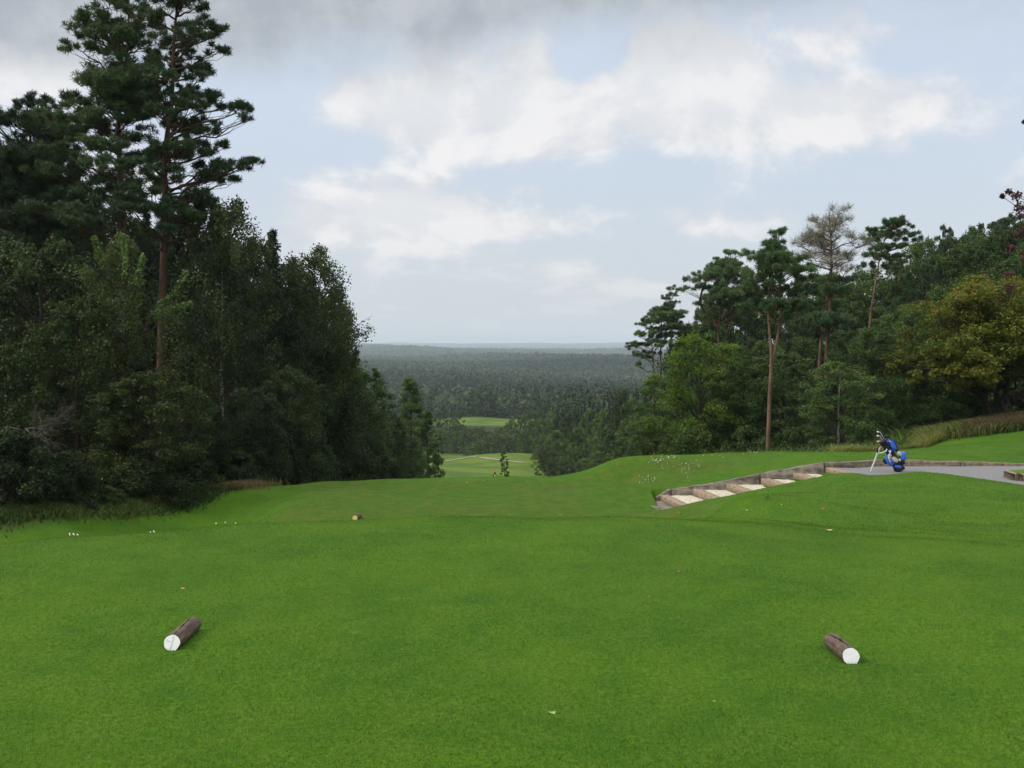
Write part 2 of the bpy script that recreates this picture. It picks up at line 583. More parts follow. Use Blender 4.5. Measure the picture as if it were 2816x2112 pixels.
M['bark_pine2'] = m_simple('bark_pine_light', (.085, .056, .038), (.20, .125, .08), 5, .95, .5, stretch=(1, 1, .35))
M['dark2'] = m_leaf('leaf_dark_unshaded', (.020, .044, .012), (.066, .112, .028), (.16, .13, .02), .02)  # lighter right-hand copy, without the shade put into the left wood's leaves
M['valley'] = m_leaf('leaf_valley', (.040, .080, .020), (.125, .190, .050), (.20, .15, .03), .03)
M['valley_dark'] = m_leaf('leaf_valley_dark', (.028, .058, .020), (.085, .135, .045))
M['sapling'] = m_leaf('leaf_sapling', (.050, .090, .028), (.130, .190, .060), trans=.35)
M['needle_dark'] = m_leaf('needle_dark', (.022, .044, .021), (.062, .095, .042), trans=.12)
M['needle_grey'] = m_leaf('needle_grey', (.11, .105, .075), (.26, .24, .18), trans=.12)
M['spruce'] = m_leaf('needle_spruce', (.010, .024, .012), (.034, .056, .026), trans=.1)
M['dry'] = m_leaf('dry_grass', (.13, .135, .036), (.29, .27, .095), (.10, .16, .04), .5)
M['bracken'] = m_leaf('bracken', (.12, .072, .042), (.24, .15, .085), (.06, .09, .02), .3)
M['bark'] = m_simple('bark_brown', (.045, .032, .024), (.10, .072, .052), 9, .95, .6, stretch=(1, 1, .3))
M['bark_dark'] = m_simple('bark_dark', (.020, .017, .013), (.050, .040, .030), 9, .95, .5, stretch=(1, 1, .3))
M['bark_pine'] = m_simple('bark_pine', (.050, .032, .023), (.120, .068, .042), 5, .95, .5, stretch=(1, 1, .35))
M['bark_birch'] = m_simple('bark_birch', (.06, .055, .05), (.38, .37, .33), 5, .8, .2, stretch=(.6, .6, 3))
M['bark_grey'] = m_simple('bark_grey', (.13, .12, .10), (.26, .25, .19), 8, .9, .3, stretch=(1, 1, .3))
M['twig'] = m_simple('dead_twig', (.035, .032, .026), (.095, .085, .068), 8, .9)

# ------------------------------------------------------------------ terrain (one sheet to the horizon)
FANA = R(38)
ang = np.concatenate([np.linspace(-np.pi, -FANA, 60, endpoint=False), np.linspace(-FANA, FANA, 760, endpoint=False), np.linspace(FANA, np.pi, 60)])
rad = np.concatenate([[0.02, .5, 1, 1.6], np.arange(2.2, 8, .2), np.arange(8, 32, .08), np.geomspace(32.1, 13000, 190)])
A_, R_ = np.meshgrid(ang, rad)
gx = (np.sin(A_) * R_).ravel(); gy = (np.cos(A_) * R_).ravel()
gzv = ground(gx, gy)
gzv = gzv + 0.012 * (np.sin(gx * 3.1 + gy * 1.3) * np.sin(gy * 2.3 - gx * .7)) * (R_.ravel() > 3)
nr, na = A_.shape
i, j = np.meshgrid(np.arange(nr - 1), np.arange(na - 1), indexing='ij')
F = np.stack([i * na + j, (i + 1) * na + j, (i + 1) * na + j + 1, i * na + j + 1], -1).reshape(-1, 4)[:, ::-1]
tb = MB()
tb.add(np.stack([gx, gy, gzv], 1), F)
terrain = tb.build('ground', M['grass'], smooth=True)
tag(terrain, kind='structure')


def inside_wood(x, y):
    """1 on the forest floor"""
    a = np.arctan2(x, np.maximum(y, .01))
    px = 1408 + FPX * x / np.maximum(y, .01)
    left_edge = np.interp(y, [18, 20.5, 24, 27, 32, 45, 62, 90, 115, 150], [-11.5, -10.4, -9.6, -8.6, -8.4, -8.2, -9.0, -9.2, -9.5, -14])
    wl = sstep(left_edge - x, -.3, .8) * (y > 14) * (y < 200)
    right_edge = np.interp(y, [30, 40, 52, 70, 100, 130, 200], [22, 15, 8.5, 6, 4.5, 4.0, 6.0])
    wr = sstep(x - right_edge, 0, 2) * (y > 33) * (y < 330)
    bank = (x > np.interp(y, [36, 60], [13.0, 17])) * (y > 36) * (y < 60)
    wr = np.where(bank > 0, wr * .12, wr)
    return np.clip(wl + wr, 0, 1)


def set_attr(me, name, val):
    at = me.attributes.new(name, 'FLOAT', 'POINT')
    at.data.foreach_set('value', val.astype(np.float32))


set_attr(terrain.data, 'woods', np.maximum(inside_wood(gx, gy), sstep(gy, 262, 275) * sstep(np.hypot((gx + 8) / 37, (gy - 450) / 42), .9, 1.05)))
t2 = sstep(gy, 15, 18) * (1 - sstep(gy, 28.6, 29.6)) * sstep(gx, -6.2, -5.2) * (1 - sstep(gx, 3.6, 5))
md = np.exp(-((gx - 4.5) / 2.4) ** 2 - ((gy - 28.3) / 1.2) ** 2) * 1.2
bk = sstep(gy, 36.5, 38.5) * (gx > 10) * (gy < 60)
set_attr(terrain.data, 'dry', np.clip(t2 * .8 + md + bk, 0, 1))
set_attr(terrain.data, 'bright', np.clip(sstep(gy, 120, 150) * (1 - sstep(gy, 262, 268)) + (np.hypot((gx + 8) / 37, (gy - 450) / 42) < 1), 0, 1))
set_attr(terrain.data, 'region', np.zeros(len(gx)))

# ------------------------------------------------------------------ tree generators (meshes in metres, base at the origin)
def unit(v):
    return v / (np.linalg.norm(v, axis=-1, keepdims=True) + 1e-9)


def leaves(mb, cen, spread, per, size, rng, tint0=None, hang=0.0, up=.35, mat=0, aspect=.55):
    """per leaves around each centre, each leaf a small pointed quad"""
    n = len(cen)
    c = np.repeat(cen, per, 0)
    sp_ = np.repeat(np.asarray(spread, float).reshape(n, -1) * np.ones((1, 3)), per, 0)
    g = rng.standard_normal((n * per, 3))
    g = unit(g) * (rng.random((n * per, 1)) ** .45)
    p = c + g * sp_
    nrm = unit(rng.standard_normal((n * per, 3)) + np.array([0, 0, up * 2]) + g * .6)
    a = unit(np.cross(nrm, rng.standard_normal((n * per, 3))))
    if hang:
        a = unit(a + np.array([0, 0, -hang]))
    b = unit(np.cross(nrm, a))
    L = size * (.6 + .8 * rng.random((n * per, 1)))
    V = np.stack([p - a * L * .5, p + b * L * aspect * .5, p + a * L * .5, p - b * L * aspect * .5], 1).reshape(-1, 3)
    F = np.arange(n * per * 4).reshape(-1, 4)
    t = (np.repeat(tint0, per) if tint0 is not None else .5) + (rng.random(n * per) - .5) * .5
    mb.add(V, F, mat, np.repeat(np.clip(t, 0, 1), 4))


def needles(mb, cen, size, per, rng, tint0, mat=0, wid=.16, up=.7):
    """tufts of narrow needles bursting from twig ends"""
    n = len(cen)
    c = np.repeat(cen, per, 0)
    d = unit(rng.standard_normal((n * per, 3)) + np.array([0, 0, up]))
    L = (np.repeat(size, per) * (.7 + .6 * rng.random(n * per)))[:, None]
    s_ = unit(np.cross(d, rng.standard_normal((n * per, 3)))) * L * wid
    V = np.stack([c - s_ * .5, c + s_ * .5, c + d * L + s_ * .35, c + d * L * .9 - s_ * .35], 1).reshape(-1, 3)
    F = np.arange(n * per * 4).reshape(-1, 4)
    t = np.repeat(tint0, per) + (rng.random(n * per) - .5) * .3
    mb.add(V, F, mat, np.repeat(np.clip(t, 0, 1), 4))


def limb(mb, p0, p1, r0, r1, rng, sag=.0, k=5, sides=5, wob=.05, rise=0.0):
    t = np.linspace(0, 1, k)[:, None]
    L = np.linalg.norm(np.subtract(p1, p0))
    pts = np.asarray(p0) * (1 - t) + np.asarray(p1) * t
    pts = pts + np.array([0, 0, 1]) * (np.sin(t * np.pi) * (-sag + rise) * L)
    pts[1:-1] += rng.standard_normal((k - 2, 3)) * wob * L
    mb.tube(pts, np.linspace(r0, r1, k), sides, cap=False)
    return pts


def trunk_path(H, rng, lean=(0, 0), wob=.012, k=10):
    t = np.linspace(0, 1, k)
    w = np.cumsum(rng.standard_normal((k, 2)) * wob * H / 3, 0)
    w -= w[0]
    return np.stack([lean[0] * t + w[:, 0], lean[1] * t + w[:, 1], t * H], 1)


def at_path(path, z):
    return np.array([np.interp(z, path[:, 2], path[:, 0]), np.interp(z, path[:, 2], path[:, 1]), z])


def env_round(t):
    return np.clip(1 - ((t - .42) / .60) ** 4, .02, 1) ** .6 * (1 - .12 * t)


def env_column(t):
    return np.clip(np.sin(np.pi * np.clip(t * .9 + .08, 0, 1)) ** .4, 0, 1) * (1 - .35 * t)


def env_wide(t):
    return np.clip(1 - (2 * t - .75) ** 2 * .75, .12, 1) ** .7


def env_bush(t):
    return np.sqrt(np.clip(1 - t * t * .96, 0, 1))


def broadleaf(seed, H=10., Rr=4., cb=.12, n=90, per=300, leaf=.13, env=env_round, tr=.16, shape=(1, 1, .7), cl=.26, hang=0., up=.35, limbs=True, k=1.0):
    rng = np.random.default_rng(seed)
    path = trunk_path(H * .93, rng)
    t = (np.arange(n) + rng.random(n)) / n
    lob = rng.random(12) * .42 + .78
    phi = rng.random(n) * 2 * np.pi
    lv = lob[((phi / (2 * np.pi) * 12).astype(int) + (t * 5).astype(int) * 5) % 12]
    er = env(t) * Rr * lv
    rr = er * np.sqrt(rng.random(n) * .75 + .2)
    cz = cb * H + t * (H * (1 - cb)) - .1 * Rr
    ax = np.array([at_path(path, min(z, path[-1, 2])) for z in cz])
    cen = np.stack([ax[:, 0] + np.cos(phi) * rr, ax[:, 1] + np.sin(phi) * rr, cz], 1)
    cr = Rr * cl * (.55 + .8 * rng.random(n)) * (.55 + .45 * env(t))
    spread = np.stack([cr * shape[0], cr * shape[1], cr * shape[2]], 1)
    tint = np.clip(rng.normal(.45, .16, n) + .15 * (t - .5), 0, 1)
    crown = MB()
    leaves(crown, cen, spread, per, leaf, rng, tint, hang, up)
    # loose outer sprays
    m_ = n * 3
    q = rng.integers(0, n, m_)
    dirv = unit(rng.standard_normal((m_, 3)) + np.array([0, 0, .3]))
    sc_ = cen[q] + dirv * spread[q] * 1.05
    leaves(crown, sc_, np.full(m_, cr.mean() * .30), max(4, per // 20), leaf * .95, rng, tint[q], hang, up)
    trunk = MB()
    trunk.tube(path, np.interp(path[:, 2] / H, [0, .04, .3, 1], [tr * 1.35, tr, tr * .8, tr * .12]), 10, wob=.04, rng=rng)
    if limbs:
        for q in rng.permutation(n)[:max(12, n // 2)]:
            z0 = max(H * .10, cen[q, 2] - rr[q] * (.5 + .5 * rng.random()))
            p0 = at_path(path, min(z0, path[-1, 2] * .97))
            limb(trunk, p0, cen[q], tr * .30 * (1 - .6 * z0 / H), tr * .05, rng, rise=.08)
            trunk.M[-1][:] = 1
    return crown, trunk


def birchtree(seed, H=10., Rr=2., n=80, per=230, leaf=.085, cb=.22, tr=.10):
    rng = np.random.default_rng(seed)
    path = trunk_path(H * .97, rng, wob=.01)
    crown = MB(); trunk = MB()
    trunk.tube(path, np.interp(path[:, 2] / H, [0, .05, 1], [tr * 1.1, tr * .85, tr * .1]), 10)
    C, S, T = [], [], []
    for q in range(n):
        t = (q + rng.random()) / n
        z = cb * H + t * H * (1 - cb)
        r_ = Rr * (1.04 - t ** 3.5) ** .7 * (.3 + .75 * rng.random()) * min(1, t * 4 + .6)
        phi = rng.random() * 6.283
        p0 = at_path(path, min(max(z - r_ * .9, H * .1), path[-1, 2]))
        tip = np.array([p0[0] + math.cos(phi) * r_, p0[1] + math.sin(phi) * r_, z + .25 * r_])
        limb(trunk, p0, tip, .020 + .016 * (1 - t), .005, rng, rise=.06)
        trunk.M[-1][:] = 1
        tt = rng.normal(.5, .15)
        for w in range(3):       # hanging strands
            f = .5 + .5 * rng.random()
            b_ = p0 * (1 - f) + tip * f
            ln = (.5 + .9 * rng.random()) * Rr * .42
            C.append(b_ - np.array([0, 0, ln * .45])); S.append((.16 * Rr * (.5 + rng.random()), .16 * Rr * (.5 + rng.random()), ln * .62)); T.append(tt)
    leaves(crown, np.array(C), np.array(S), per // 3, leaf, rng, np.array(T), hang=.9, up=.0, aspect=.6)
    return crown, trunk


def spruce(seed, H=10., Rr=1.8, tr=.11, lev=34, size=.2, per=9, cb=.06):
    rng = np.random.default_rng(seed)
    path = trunk_path(H, rng, wob=.004)
    crown = MB(); trunk = MB()
    trunk.tube(path, np.interp(path[:, 2] / H, [0, 1], [tr, .012]), 8)
    C, T = [], []
    for q in range(lev):
        t = q / (lev - 1)
        z = H * (cb + (1 - cb) * t ** .92)
        L = Rr * (1.02 - t) ** .85 * (.85 + .3 * rng.random()) + .05
        nb = int(6 + 3 * (1 - t))
        for w in range(nb):
            phi = 6.283 * (w + rng.random() * .7) / nb
            l_ = L * (.7 + .45 * rng.random())
            p0 = at_path(path, min(z, H))
            tip = p0 + np.array([math.cos(phi) * l_, math.sin(phi) * l_, -.28 * l_ + .12 * l_ * t])
            pts = limb(trunk, p0, tip, .018 + .012 * (1 - t), .004, rng, sag=.06, wob=.02, sides=4)
            m_ = max(3, int(l_ / .11))
            f = (np.arange(m_) + rng.random(m_)) / m_ * .95 + .05
            base = p0[None] * (1 - f[:, None]) + tip[None] * f[:, None]
            side = np.array([-math.sin(phi), math.cos(phi), 0])
            off = side[None] * (rng.standard_normal(m_) * .22 * l_ * (1.05 - f))[:, None]
            base = base + off - np.array([0, 0, .05]) + np.array([0, 0, -1]) * (rng.random(m_) * .16)[:, None]
            C.append(base); T.append(np.full(m_, rng.normal(.45, .15)))
    C = np.concatenate(C); T = np.concatenate(T)
    needles(crown, C, np.full(len(C), size), per, rng, T, wid=.22, up=-.25)
    return crown, trunk


def pads_to_crown(crown, trunk, pads, path_fn, rng, tr, dens=95, per=12, size=.14, bare=0.0, flat=.42, nwid=.15):
    """pads: (x,y,z,r) foliage shelves, each carried by a limb"""
    for (x, y, z, r_) in pads:
        c = np.array([x, y, z])
        drop = .35 * np.hypot(*(c[:2] - path_fn(z)[:2])) + .3 * r_
        p0 = path_fn(z - drop)
        pts = limb(trunk, p0, c - np.array([0, 0, r_ * flat * .5]), tr * .26, tr * .08, rng, sag=.03, wob=.035, k=6, sides=6)
        m_ = int(dens * 3.4 * r_ ** 2 * (1 - bare) + 14)
        # small sub-shelves make the outline lumpy
        ns = max(7, int(15 * r_))
        sub = unit(rng.standard_normal((ns, 3)) * np.array([1, 1, .35])) * np.array([r_, r_, r_ * flat]) * (rng.random((ns, 1)) ** .4) * 1.0
        q = rng.integers(0, ns, m_)
        sr = r_ * (.13 + .17 * rng.random(ns))
        g = unit(rng.standard_normal((m_, 3))) * (rng.random((m_, 1)) ** .5) * sr[q][:, None] * np.array([1, 1, .62])
        cc = c + sub[q] + g
        tt = rng.normal(.48, .13) + rng.normal(0, .08, ns)
        needles(crown, cc, np.full(m_, size) * (.8 + .4 * rng.random(m_)), per, rng, tt[q], wid=nwid)
        for w in range(ns):
            st = pts[rng.integers(2, len(pts))]
            limb(trunk, st, c + sub[w], tr * .05 + .004, .005, rng, wob=.06, k=4, sides=4)


def pinetree(seed, H=12., Rr=2.6, cb=.5, n=26, tr=.15, lean=(0, 0), dens=80, per=11, size=.17, pr=.36):
    rng = np.random.default_rng(seed)
    path = trunk_path(H * .97, rng, lean, wob=.012)
    crown = MB(); trunk = MB()
    trunk.tube(path, np.interp(path[:, 2] / H, [0, .04, 1], [tr * 1.2, tr, tr * .2]), 10, wob=.03, rng=rng)
    pads = []
    for q in range(n):
        t = (q + rng.random()) / n
        z = H * (cb + (1 - cb) * t)
        r_ = Rr * (math.sin(math.pi * min(1, .22 + t * .78)) ** .7 * .8 + .15) * (.3 + .7 * rng.random())
        phi = q * 2.4 + rng.random()
        c = at_path(path, min(z, H * .97))
        pads.append((c[0] + math.cos(phi) * r_, c[1] + math.sin(phi) * r_, z - .05 * Rr, Rr * pr * (.6 + .6 * rng.random()) * (1 - .3 * t)))
    pads_to_crown(crown, trunk, pads, lambda z: at_path(path, min(max(z, H * .3), H * .96)), rng, tr, dens, per, size)
    for q in range(6):     # dead snags under the crown
        z = H * (cb * (.55 + .4 * rng.random()))
        phi = rng.random() * 6.28
        p0 = at_path(path, z)
        limb(trunk, p0, p0 + np.array([math.cos(phi), math.sin(phi), .2]) * Rr * (.2 + .3 * rng.random()), .03, .008, rng, wob=.05, sides=4)
    return crown, trunk


GEN = {}


def variant(key, fn, mats):
    c, t = fn()
    GEN[key] = (c.mesh(key + '_crown', M[mats[0]]), t.mesh(key + '_trunk', [M[m_] for m_ in mats[1:]], True))


H0 = 10.0
for i in range(4):
    variant('broad%d' % i, lambda: broadleaf(10 + i, n=190, per=190, leaf=.15, cb=.05, cl=.165), ('dark', 'bark_dark', 'bark_dark'))
for i in range(2):
    variant('open%d' % i, lambda: broadleaf(20 + i, n=150, per=170, leaf=.17, cb=.22, cl=.18, shape=(1.1, 1.1, .45), up=.9), ('mid', 'bark', 'bark_dark'))
for i in range(2):
    variant('birch%d' % i, lambda: birchtree(30 + i), ('birch', 'bark_birch', 'bark_dark'))
for i in range(2):
    variant('spruce%d' % i, lambda: spruce(40 + i), ('spruce', 'bark_dark', 'bark_dark'))
for i in range(3):
    variant('pine%d' % i, lambda: pinetree(50 + i, H=10, Rr=2.6, cb=.42, tr=.13, n=30), ('needle', 'bark_pine'))
for i in range(2):
    variant('column%d' % i, lambda: broadleaf(60 + i, Rr=1.5, n=80, per=260, leaf=.14, env=env_column, cb=.03, cl=.34, tr=.12), ('dark', 'bark_dark', 'bark_dark'))
for i in range(3):
    variant('bush%d' % i, lambda: broadleaf(70 + i, H=10, Rr=7., n=80, per=260, leaf=.42, env=env_bush, cb=.0, cl=.24, tr=.14), ('dark', 'bark_dark', 'bark_dark'))
for i in range(3):      # lighter meshes for the trees further down the valley
    variant('mbroad%d' % i, lambda: broadleaf(80 + i, n=95, per=84, leaf=.30, cb=.05, cl=.17), ('mid', 'bark_dark', 'bark_dark'))
variant('mcolumn0', lambda: broadleaf(90, Rr=1.6, n=45, per=90, leaf=.3, env=env_column, cb=.04, cl=.36, tr=.12), ('mid', 'bark_dark', 'bark_dark'))
variant('mspruce0', lambda: spruce(95, lev=22, size=.34, per=5), ('spruce', 'bark_dark', 'bark_dark'))
RR0 = {'broad': 4.0, 'open': 4.0, 'birch': 2.0, 'spruce': 1.8, 'pine': 3.0, 'column': 1.5, 'bush': 7.0, 'mbroad': 4.0, 'mcolumn': 1.6, 'mspruce': 1.8}
TREE_NAME = {'broad': 'broadleaf_tree', 'open': 'broadleaf_tree', 'birch': 'birch_tree', 'spruce': 'spruce_tree', 'pine': 'pine_tree', 'column': 'poplar_tree', 'bush': 'shrub',
             'mbroad': 'broadleaf_tree', 'mcolumn': 'poplar_tree', 'mspruce': 'spruce_tree'}
rnd = random.Random(7)
WF = {'broad': 1.25, 'birch': 1.1}


def plant(kind, var, px, top, d, wpx, label, mat=None, group=None, bark=None, cat=None, base=None):
    """a tree whose middle is at photo column px, whose top reaches photo row top, d metres ahead"""
    p = P(px, top, d)
    z0 = gz(p[0], d) - .06 if base is None else base
    H = max(.4, p[2] - z0)
    wpx = wpx * WF.get(kind, 1)
    sr = (wpx / FPX * d / 2) / RR0[kind]
    o = empty(TREE_NAME[kind], (p[0], d, z0), rnd.random() * 6.28)
    o.scale = (sr, sr, H / H0)
    key = '%s%d' % (kind, var)
    cr, tr = GEN[key]
    if px > 1500 and mat == 'dark':
        mat = 'dark2'  # right of the fairway: the leaf copy without painted shade
    if kind == 'mbroad' or kind == 'mcolumn':
        mat = {'mid': 'valley', 'dark': 'valley_dark', 'birch': 'valley'}.get(mat, mat)
    for nm, me, mm in (('crown', cr, mat), ('trunk', tr, bark)):
        c = bpy.data.objects.new('foliage' if (kind == 'bush' and nm == 'crown') else ('stem' if kind == 'bush' else nm), me)
        COL.objects.link(c)
        c.parent = o
        if mm:
            c.material_slots[0].link = 'OBJECT'
            c.material_slots[0].material = M[mm]
    tag(o, label, cat or ('shrub' if kind == 'bush' else 'tree'), group)
    return o


# ---- the two tall pines at the left and their neighbour, built shelf by shelf
def hero_pine(name, label, d, trunk_px, pads, mats, tr, seed, extra=14, depth=2.2, dens=95, bare=0., group=None, size=.14, per=12, forks=(), nwid=.11, pscale=1.6):
    rng = np.random.default_rng(seed)
    tp = [P(x, y, d) for x, y in trunk_px]
    z0 = gz(tp[0][0], d) - .05
    org = np.array([tp[0][0], d, z0])
    path = [np.zeros(3)] + [p_ - org for p_ in tp if p_[2] > z0 + .6]
    path = np.array(path)
    path[1:, 1] += rng.standard_normal(len(path) - 1) * .12
    zz = np.linspace(0, path[-1, 2], 26)
    path = np.stack([np.interp(zz, path[:, 2], path[:, 0]), np.interp(zz, path[:, 2], path[:, 1]), zz], 1)
    ker = np.array([.25, .5, .25])
    for _ in range(2):
        path[1:-1, :2] = (path[:-2, :2] * .25 + path[1:-1, :2] * .5 + path[2:, :2] * .25)
    H = path[-1, 2]
    crown = MB(); trunk = MB()
    trunk.tube(path, np.interp(path[:, 2] / H, [0, .03, .5, 1], [tr * 1.3, tr, tr * .72, tr * .15]), 12, wob=.03, rng=rng)
    fp = []
    for (pts, r0, r1) in forks:
        q = np.array([P(x, y, d) - org for x, y in pts])
        q[1:, 1] += rng.standard_normal(len(q) - 1) * .5 * .5
        zq = np.linspace(0, 1, 14)
        tq = np.linspace(0, 1, len(q))
        q = np.stack([np.interp(zq, tq, q[:, c]) for c in range(3)], 1)
        trunk.tube(q, np.linspace(r0, r1, len(q)), 9, wob=.03, rng=rng)
        fp.append(q)
    L = []
    for (x, y, rpx) in pads:
        p_ = P(x, y, d) - org
        ax = at_path(path, min(p_[2], H))
        off = abs(p_[0] - ax[0])
        r_ = rpx / FPX * d * pscale
        dy = rng.uniform(-1, 1) * max(.3, depth * .8 - off * .5)
        L.append((p_[0], dy, p_[2], r_))
    for q in range(extra):   # shelves towards and away from the viewer fill the tree out in depth
        b_ = L[rng.integers(0, len(pads))]
        ax = at_path(path, min(b_[2], H))
        L.append((ax[0] + (b_[0] - ax[0]) * rng.uniform(-.3, .6), rng.choice([-1, 1]) * depth * rng.uniform(.4, 1.1), b_[2] + rng.uniform(-.3, .3), b_[3] * .95))

    def pf(z):
        return at_path(path, min(max(z, H * .25), H * .97))
    pads_to_crown(crown, trunk, L, pf, rng, tr, dens, per, size, bare, nwid=nwid)
    o = empty(name, org)
    crown.build('crown', M[mats[0]], o)
    trunk.build('trunk', M[mats[1]], o, smooth=True)
    tag(o, label, 'tree', group)
    return o


hero_pine('pine_tree', 'tall dark pine with reddish trunk, left one of the two highest pines', 36,
          [(347, 1380), (347, 900), (343, 700), (338, 600), (330, 480), (320, 330), (345, 200), (350, 60), (350, -10)],
          [(350, 5, 42), (300, 60, 38), (385, 50, 36), (262, 100, 28), (330, 110, 55), (400, 110, 40), (255, 150, 34), (300, 175, 55), (370, 175, 50),
           (250, 215, 42), (330, 225, 60), (225, 265, 42), (290, 285, 55), (380, 260, 50), (190, 300, 45), (250, 330, 50), (140, 330, 45), (310, 345, 50),
           (200, 360, 40), (270, 400, 45), (380, 320, 45), (240, 450, 48), (330, 420, 40), (180, 420, 40), (150, 470, 50), (290, 500, 45), (220, 540, 55), (390, 520, 40), (160, 580, 50),
           (210, 640, 40), (260, 590, 45)],
          ('needle', 'bark_pine'), .17, 101, extra=22, depth=2.0)
hero_pine('pine_tree', 'tall dark pine with long right hand boughs, right one of the two highest pines', 35,
          [(440, 1380), (442, 900), (443, 700), (450, 600), (462, 530), (448, 440), (460, 330), (480, 290), (468, 190), (488, 70), (488, -60)],
          [(480, -35, 45), (520, 5, 42), (450, 20, 38), (545, 15, 22), (440, 55, 30), (520, 70, 38), (570, 85, 32), (610, 90, 24), (465, 100, 40), (560, 120, 28), (595, 140, 24),
           (430, 130, 30), (500, 160, 40), (535, 185, 28), (460, 215, 34), (550, 220, 22), (420, 230, 30), (500, 265, 38), (560, 270, 36), (610, 280, 32), (650, 300, 30), (675, 325, 16),
           (430, 300, 34), (480, 320, 40), (540, 330, 30), (585, 370, 26), (595, 400, 22), (500, 400, 42), (550, 420, 42), (600, 450, 38), (650, 455, 30), (695, 445, 18), (680, 440, 15),
           (450, 420, 34), (560, 480, 38), (490, 480, 36), (620, 495, 26), (540, 540, 40), (580, 560, 36), (420, 480, 30), (510, 600, 42), (560, 610, 40), (600, 600, 28), (470, 640, 34), (430, 560, 30)],
          ('needle', 'bark_pine'), .17, 102, extra=20, depth=1.9)
hero_pine('pine_tree', 'dark spreading pine at the left edge, lower than the two highest pines', 38,
          [(60, 1400), (70, 900), (80, 600), (85, 400), (80, 300)],
          [(60, 290, 32), (100, 285, 28), (40, 330, 40), (95, 330, 42), (20, 360, 38), (70, 380, 50), (140, 370, 42), (0, 410, 50), (110, 430, 52), (50, 460, 55),
           (160, 450, 45), (-30, 470, 50), (20, 520, 60), (120, 520, 60), (180, 520, 50), (60, 590, 60), (-40, 570, 60), (150, 610, 60), (0, 660, 60), (100, 680, 60), (190, 690, 50)],
          ('needle_dark', 'bark_dark'), .18, 103, extra=22, depth=2.6)

# ------------------------------------------------------------------ left wood
G_LB = 'dense trees packed behind the tall pines on the left'
LB = 'dense dark tree crowded into the wood behind the tall pines on the left'
for k, (px, top, d, w) in enumerate([(-150, 330, 46, 300), (-30, 420, 44, 280), (70, 430, 50, 300), (180, 560, 46, 260), (250, 560, 52, 260), (330, 560, 48, 220),
                                     (420, 620, 50, 230), (500, 600, 47, 230), (560, 640, 52, 230), (640, 690, 50, 220), (720, 790, 52, 200), (790, 800, 56, 200), (840, 860, 60, 180),
                                     (-220, 520, 36, 330), (-90, 640, 34, 300), (400, 760, 42, 240), (560, 830, 42, 220), (680, 900, 43, 190), (890, 800, 60, 170), (20, 560, 40, 260), (700, 640, 44, 190), (830, 740, 50, 190), (600, 620, 46, 210), (520, 520, 46, 200), (180, 440, 44, 220)]):
    plant('broad', k % 4, px, top, d, w, LB, 'dark', G_LB)
for (px, top, d, w) in [(130, 480, 42, 210), (400, 560, 44, 190), (590, 560, 45, 190)]:
    plant('spruce', int(px) % 2, px, top, d, w, 'dark conical tree squeezed between the broadleaf trees behind the tall pines', 'spruce', 'dark conifers behind the tall pines')

plant('broad', 1, 95, 640, 30, 430, 'big dark green leafy tree at the left edge beneath the pine boughs', 'dark')
plant('broad', 2, 210, 800, 27.5, 300, 'dark leafy tree with yellow specks left of the pale green sapling', 'yellowing')
plant('birch', 0, 330, 640, 27.5, 300, 'leafy tree with paler hanging twigs in front of the two tall pine trunks', 'birch', bark='bark_dark')
plant('broad', 3, 420, 1010, 26.5, 300, 'low dark tree with yellowing leaves under the right one of the two tall pines', 'yellowing')
plant('birch', 1, 650, 540, 35, 330, 'tall birch with drooping twigs standing right beside the tallest pines', 'birch')
plant('birch', 0, 612, 690, 34, 280, 'birch with a slim white trunk showing in the dark of the left wood', 'dark')
plant('spruce', 0, 752, 635, 40, 210, 'thin pointed spruce top poking up between the two birches', 'spruce')
plant('birch', 1, 868, 672, 41, 310, 'wispy birch with feathery top at the right end of the left wood', 'birch')
plant('birch', 0, 790, 700, 40, 300, 'birch with a dense crown between the spruce top and the wispy birch', 'birch')
plant('broad', 0, 720, 770, 37, 240, 'dark full tree in the middle of the left wood below the spruce top', 'dark')
plant('birch', 1, 915, 800, 44, 200, 'slender tree leaning out at the right rim of the left wood', 'birch', bark='bark_dark')
plant('broad', 2, 880, 900, 42, 230, 'dark rounded tree under the wispy birch', 'dark')
plant('open', 0, 1000, 1000, 60, 190, 'greener round topped tree just right of the left wood rim', 'mid')
plant('broad', 1, 955, 1060, 50, 170, 'dark lower tree in front of the greener round topped tree', 'dark')
plant('broad', 3, 1050, 1120, 66, 130, 'small dark tree between the round topped tree and the column shaped tree', 'dark')
plant('column', 0, 1128, 1036, 85, 92, 'column shaped dark tree standing apart at the edge of the valley view', 'mid', cat='tree')
plant('column', 1, 1176, 1130, 96, 70, 'shorter tree tucked against the column shaped tree', 'mid', cat='tree')
plant('mcolumn', 0, 1206, 1190, 116, 40, 'smallest tree at the tip of the left wood beside the fairway', 'mid', cat='tree')
plant('broad', 2, 1085, 1190, 74, 120, 'low dark tree at the foot of the column shaped tree', 'dark')
plant('broad', 0, 800, 1010, 34, 210, 'lower dark tree behind the end of the lower tee', 'dark')
plant('broad', 3, 690, 1060, 31.5, 190, 'low dark tree beside the thin white trunk', 'dark')
plant('broad', 1, 520, 1080, 29.5, 200, 'low dark tree left of the thin white trunk', 'dark')

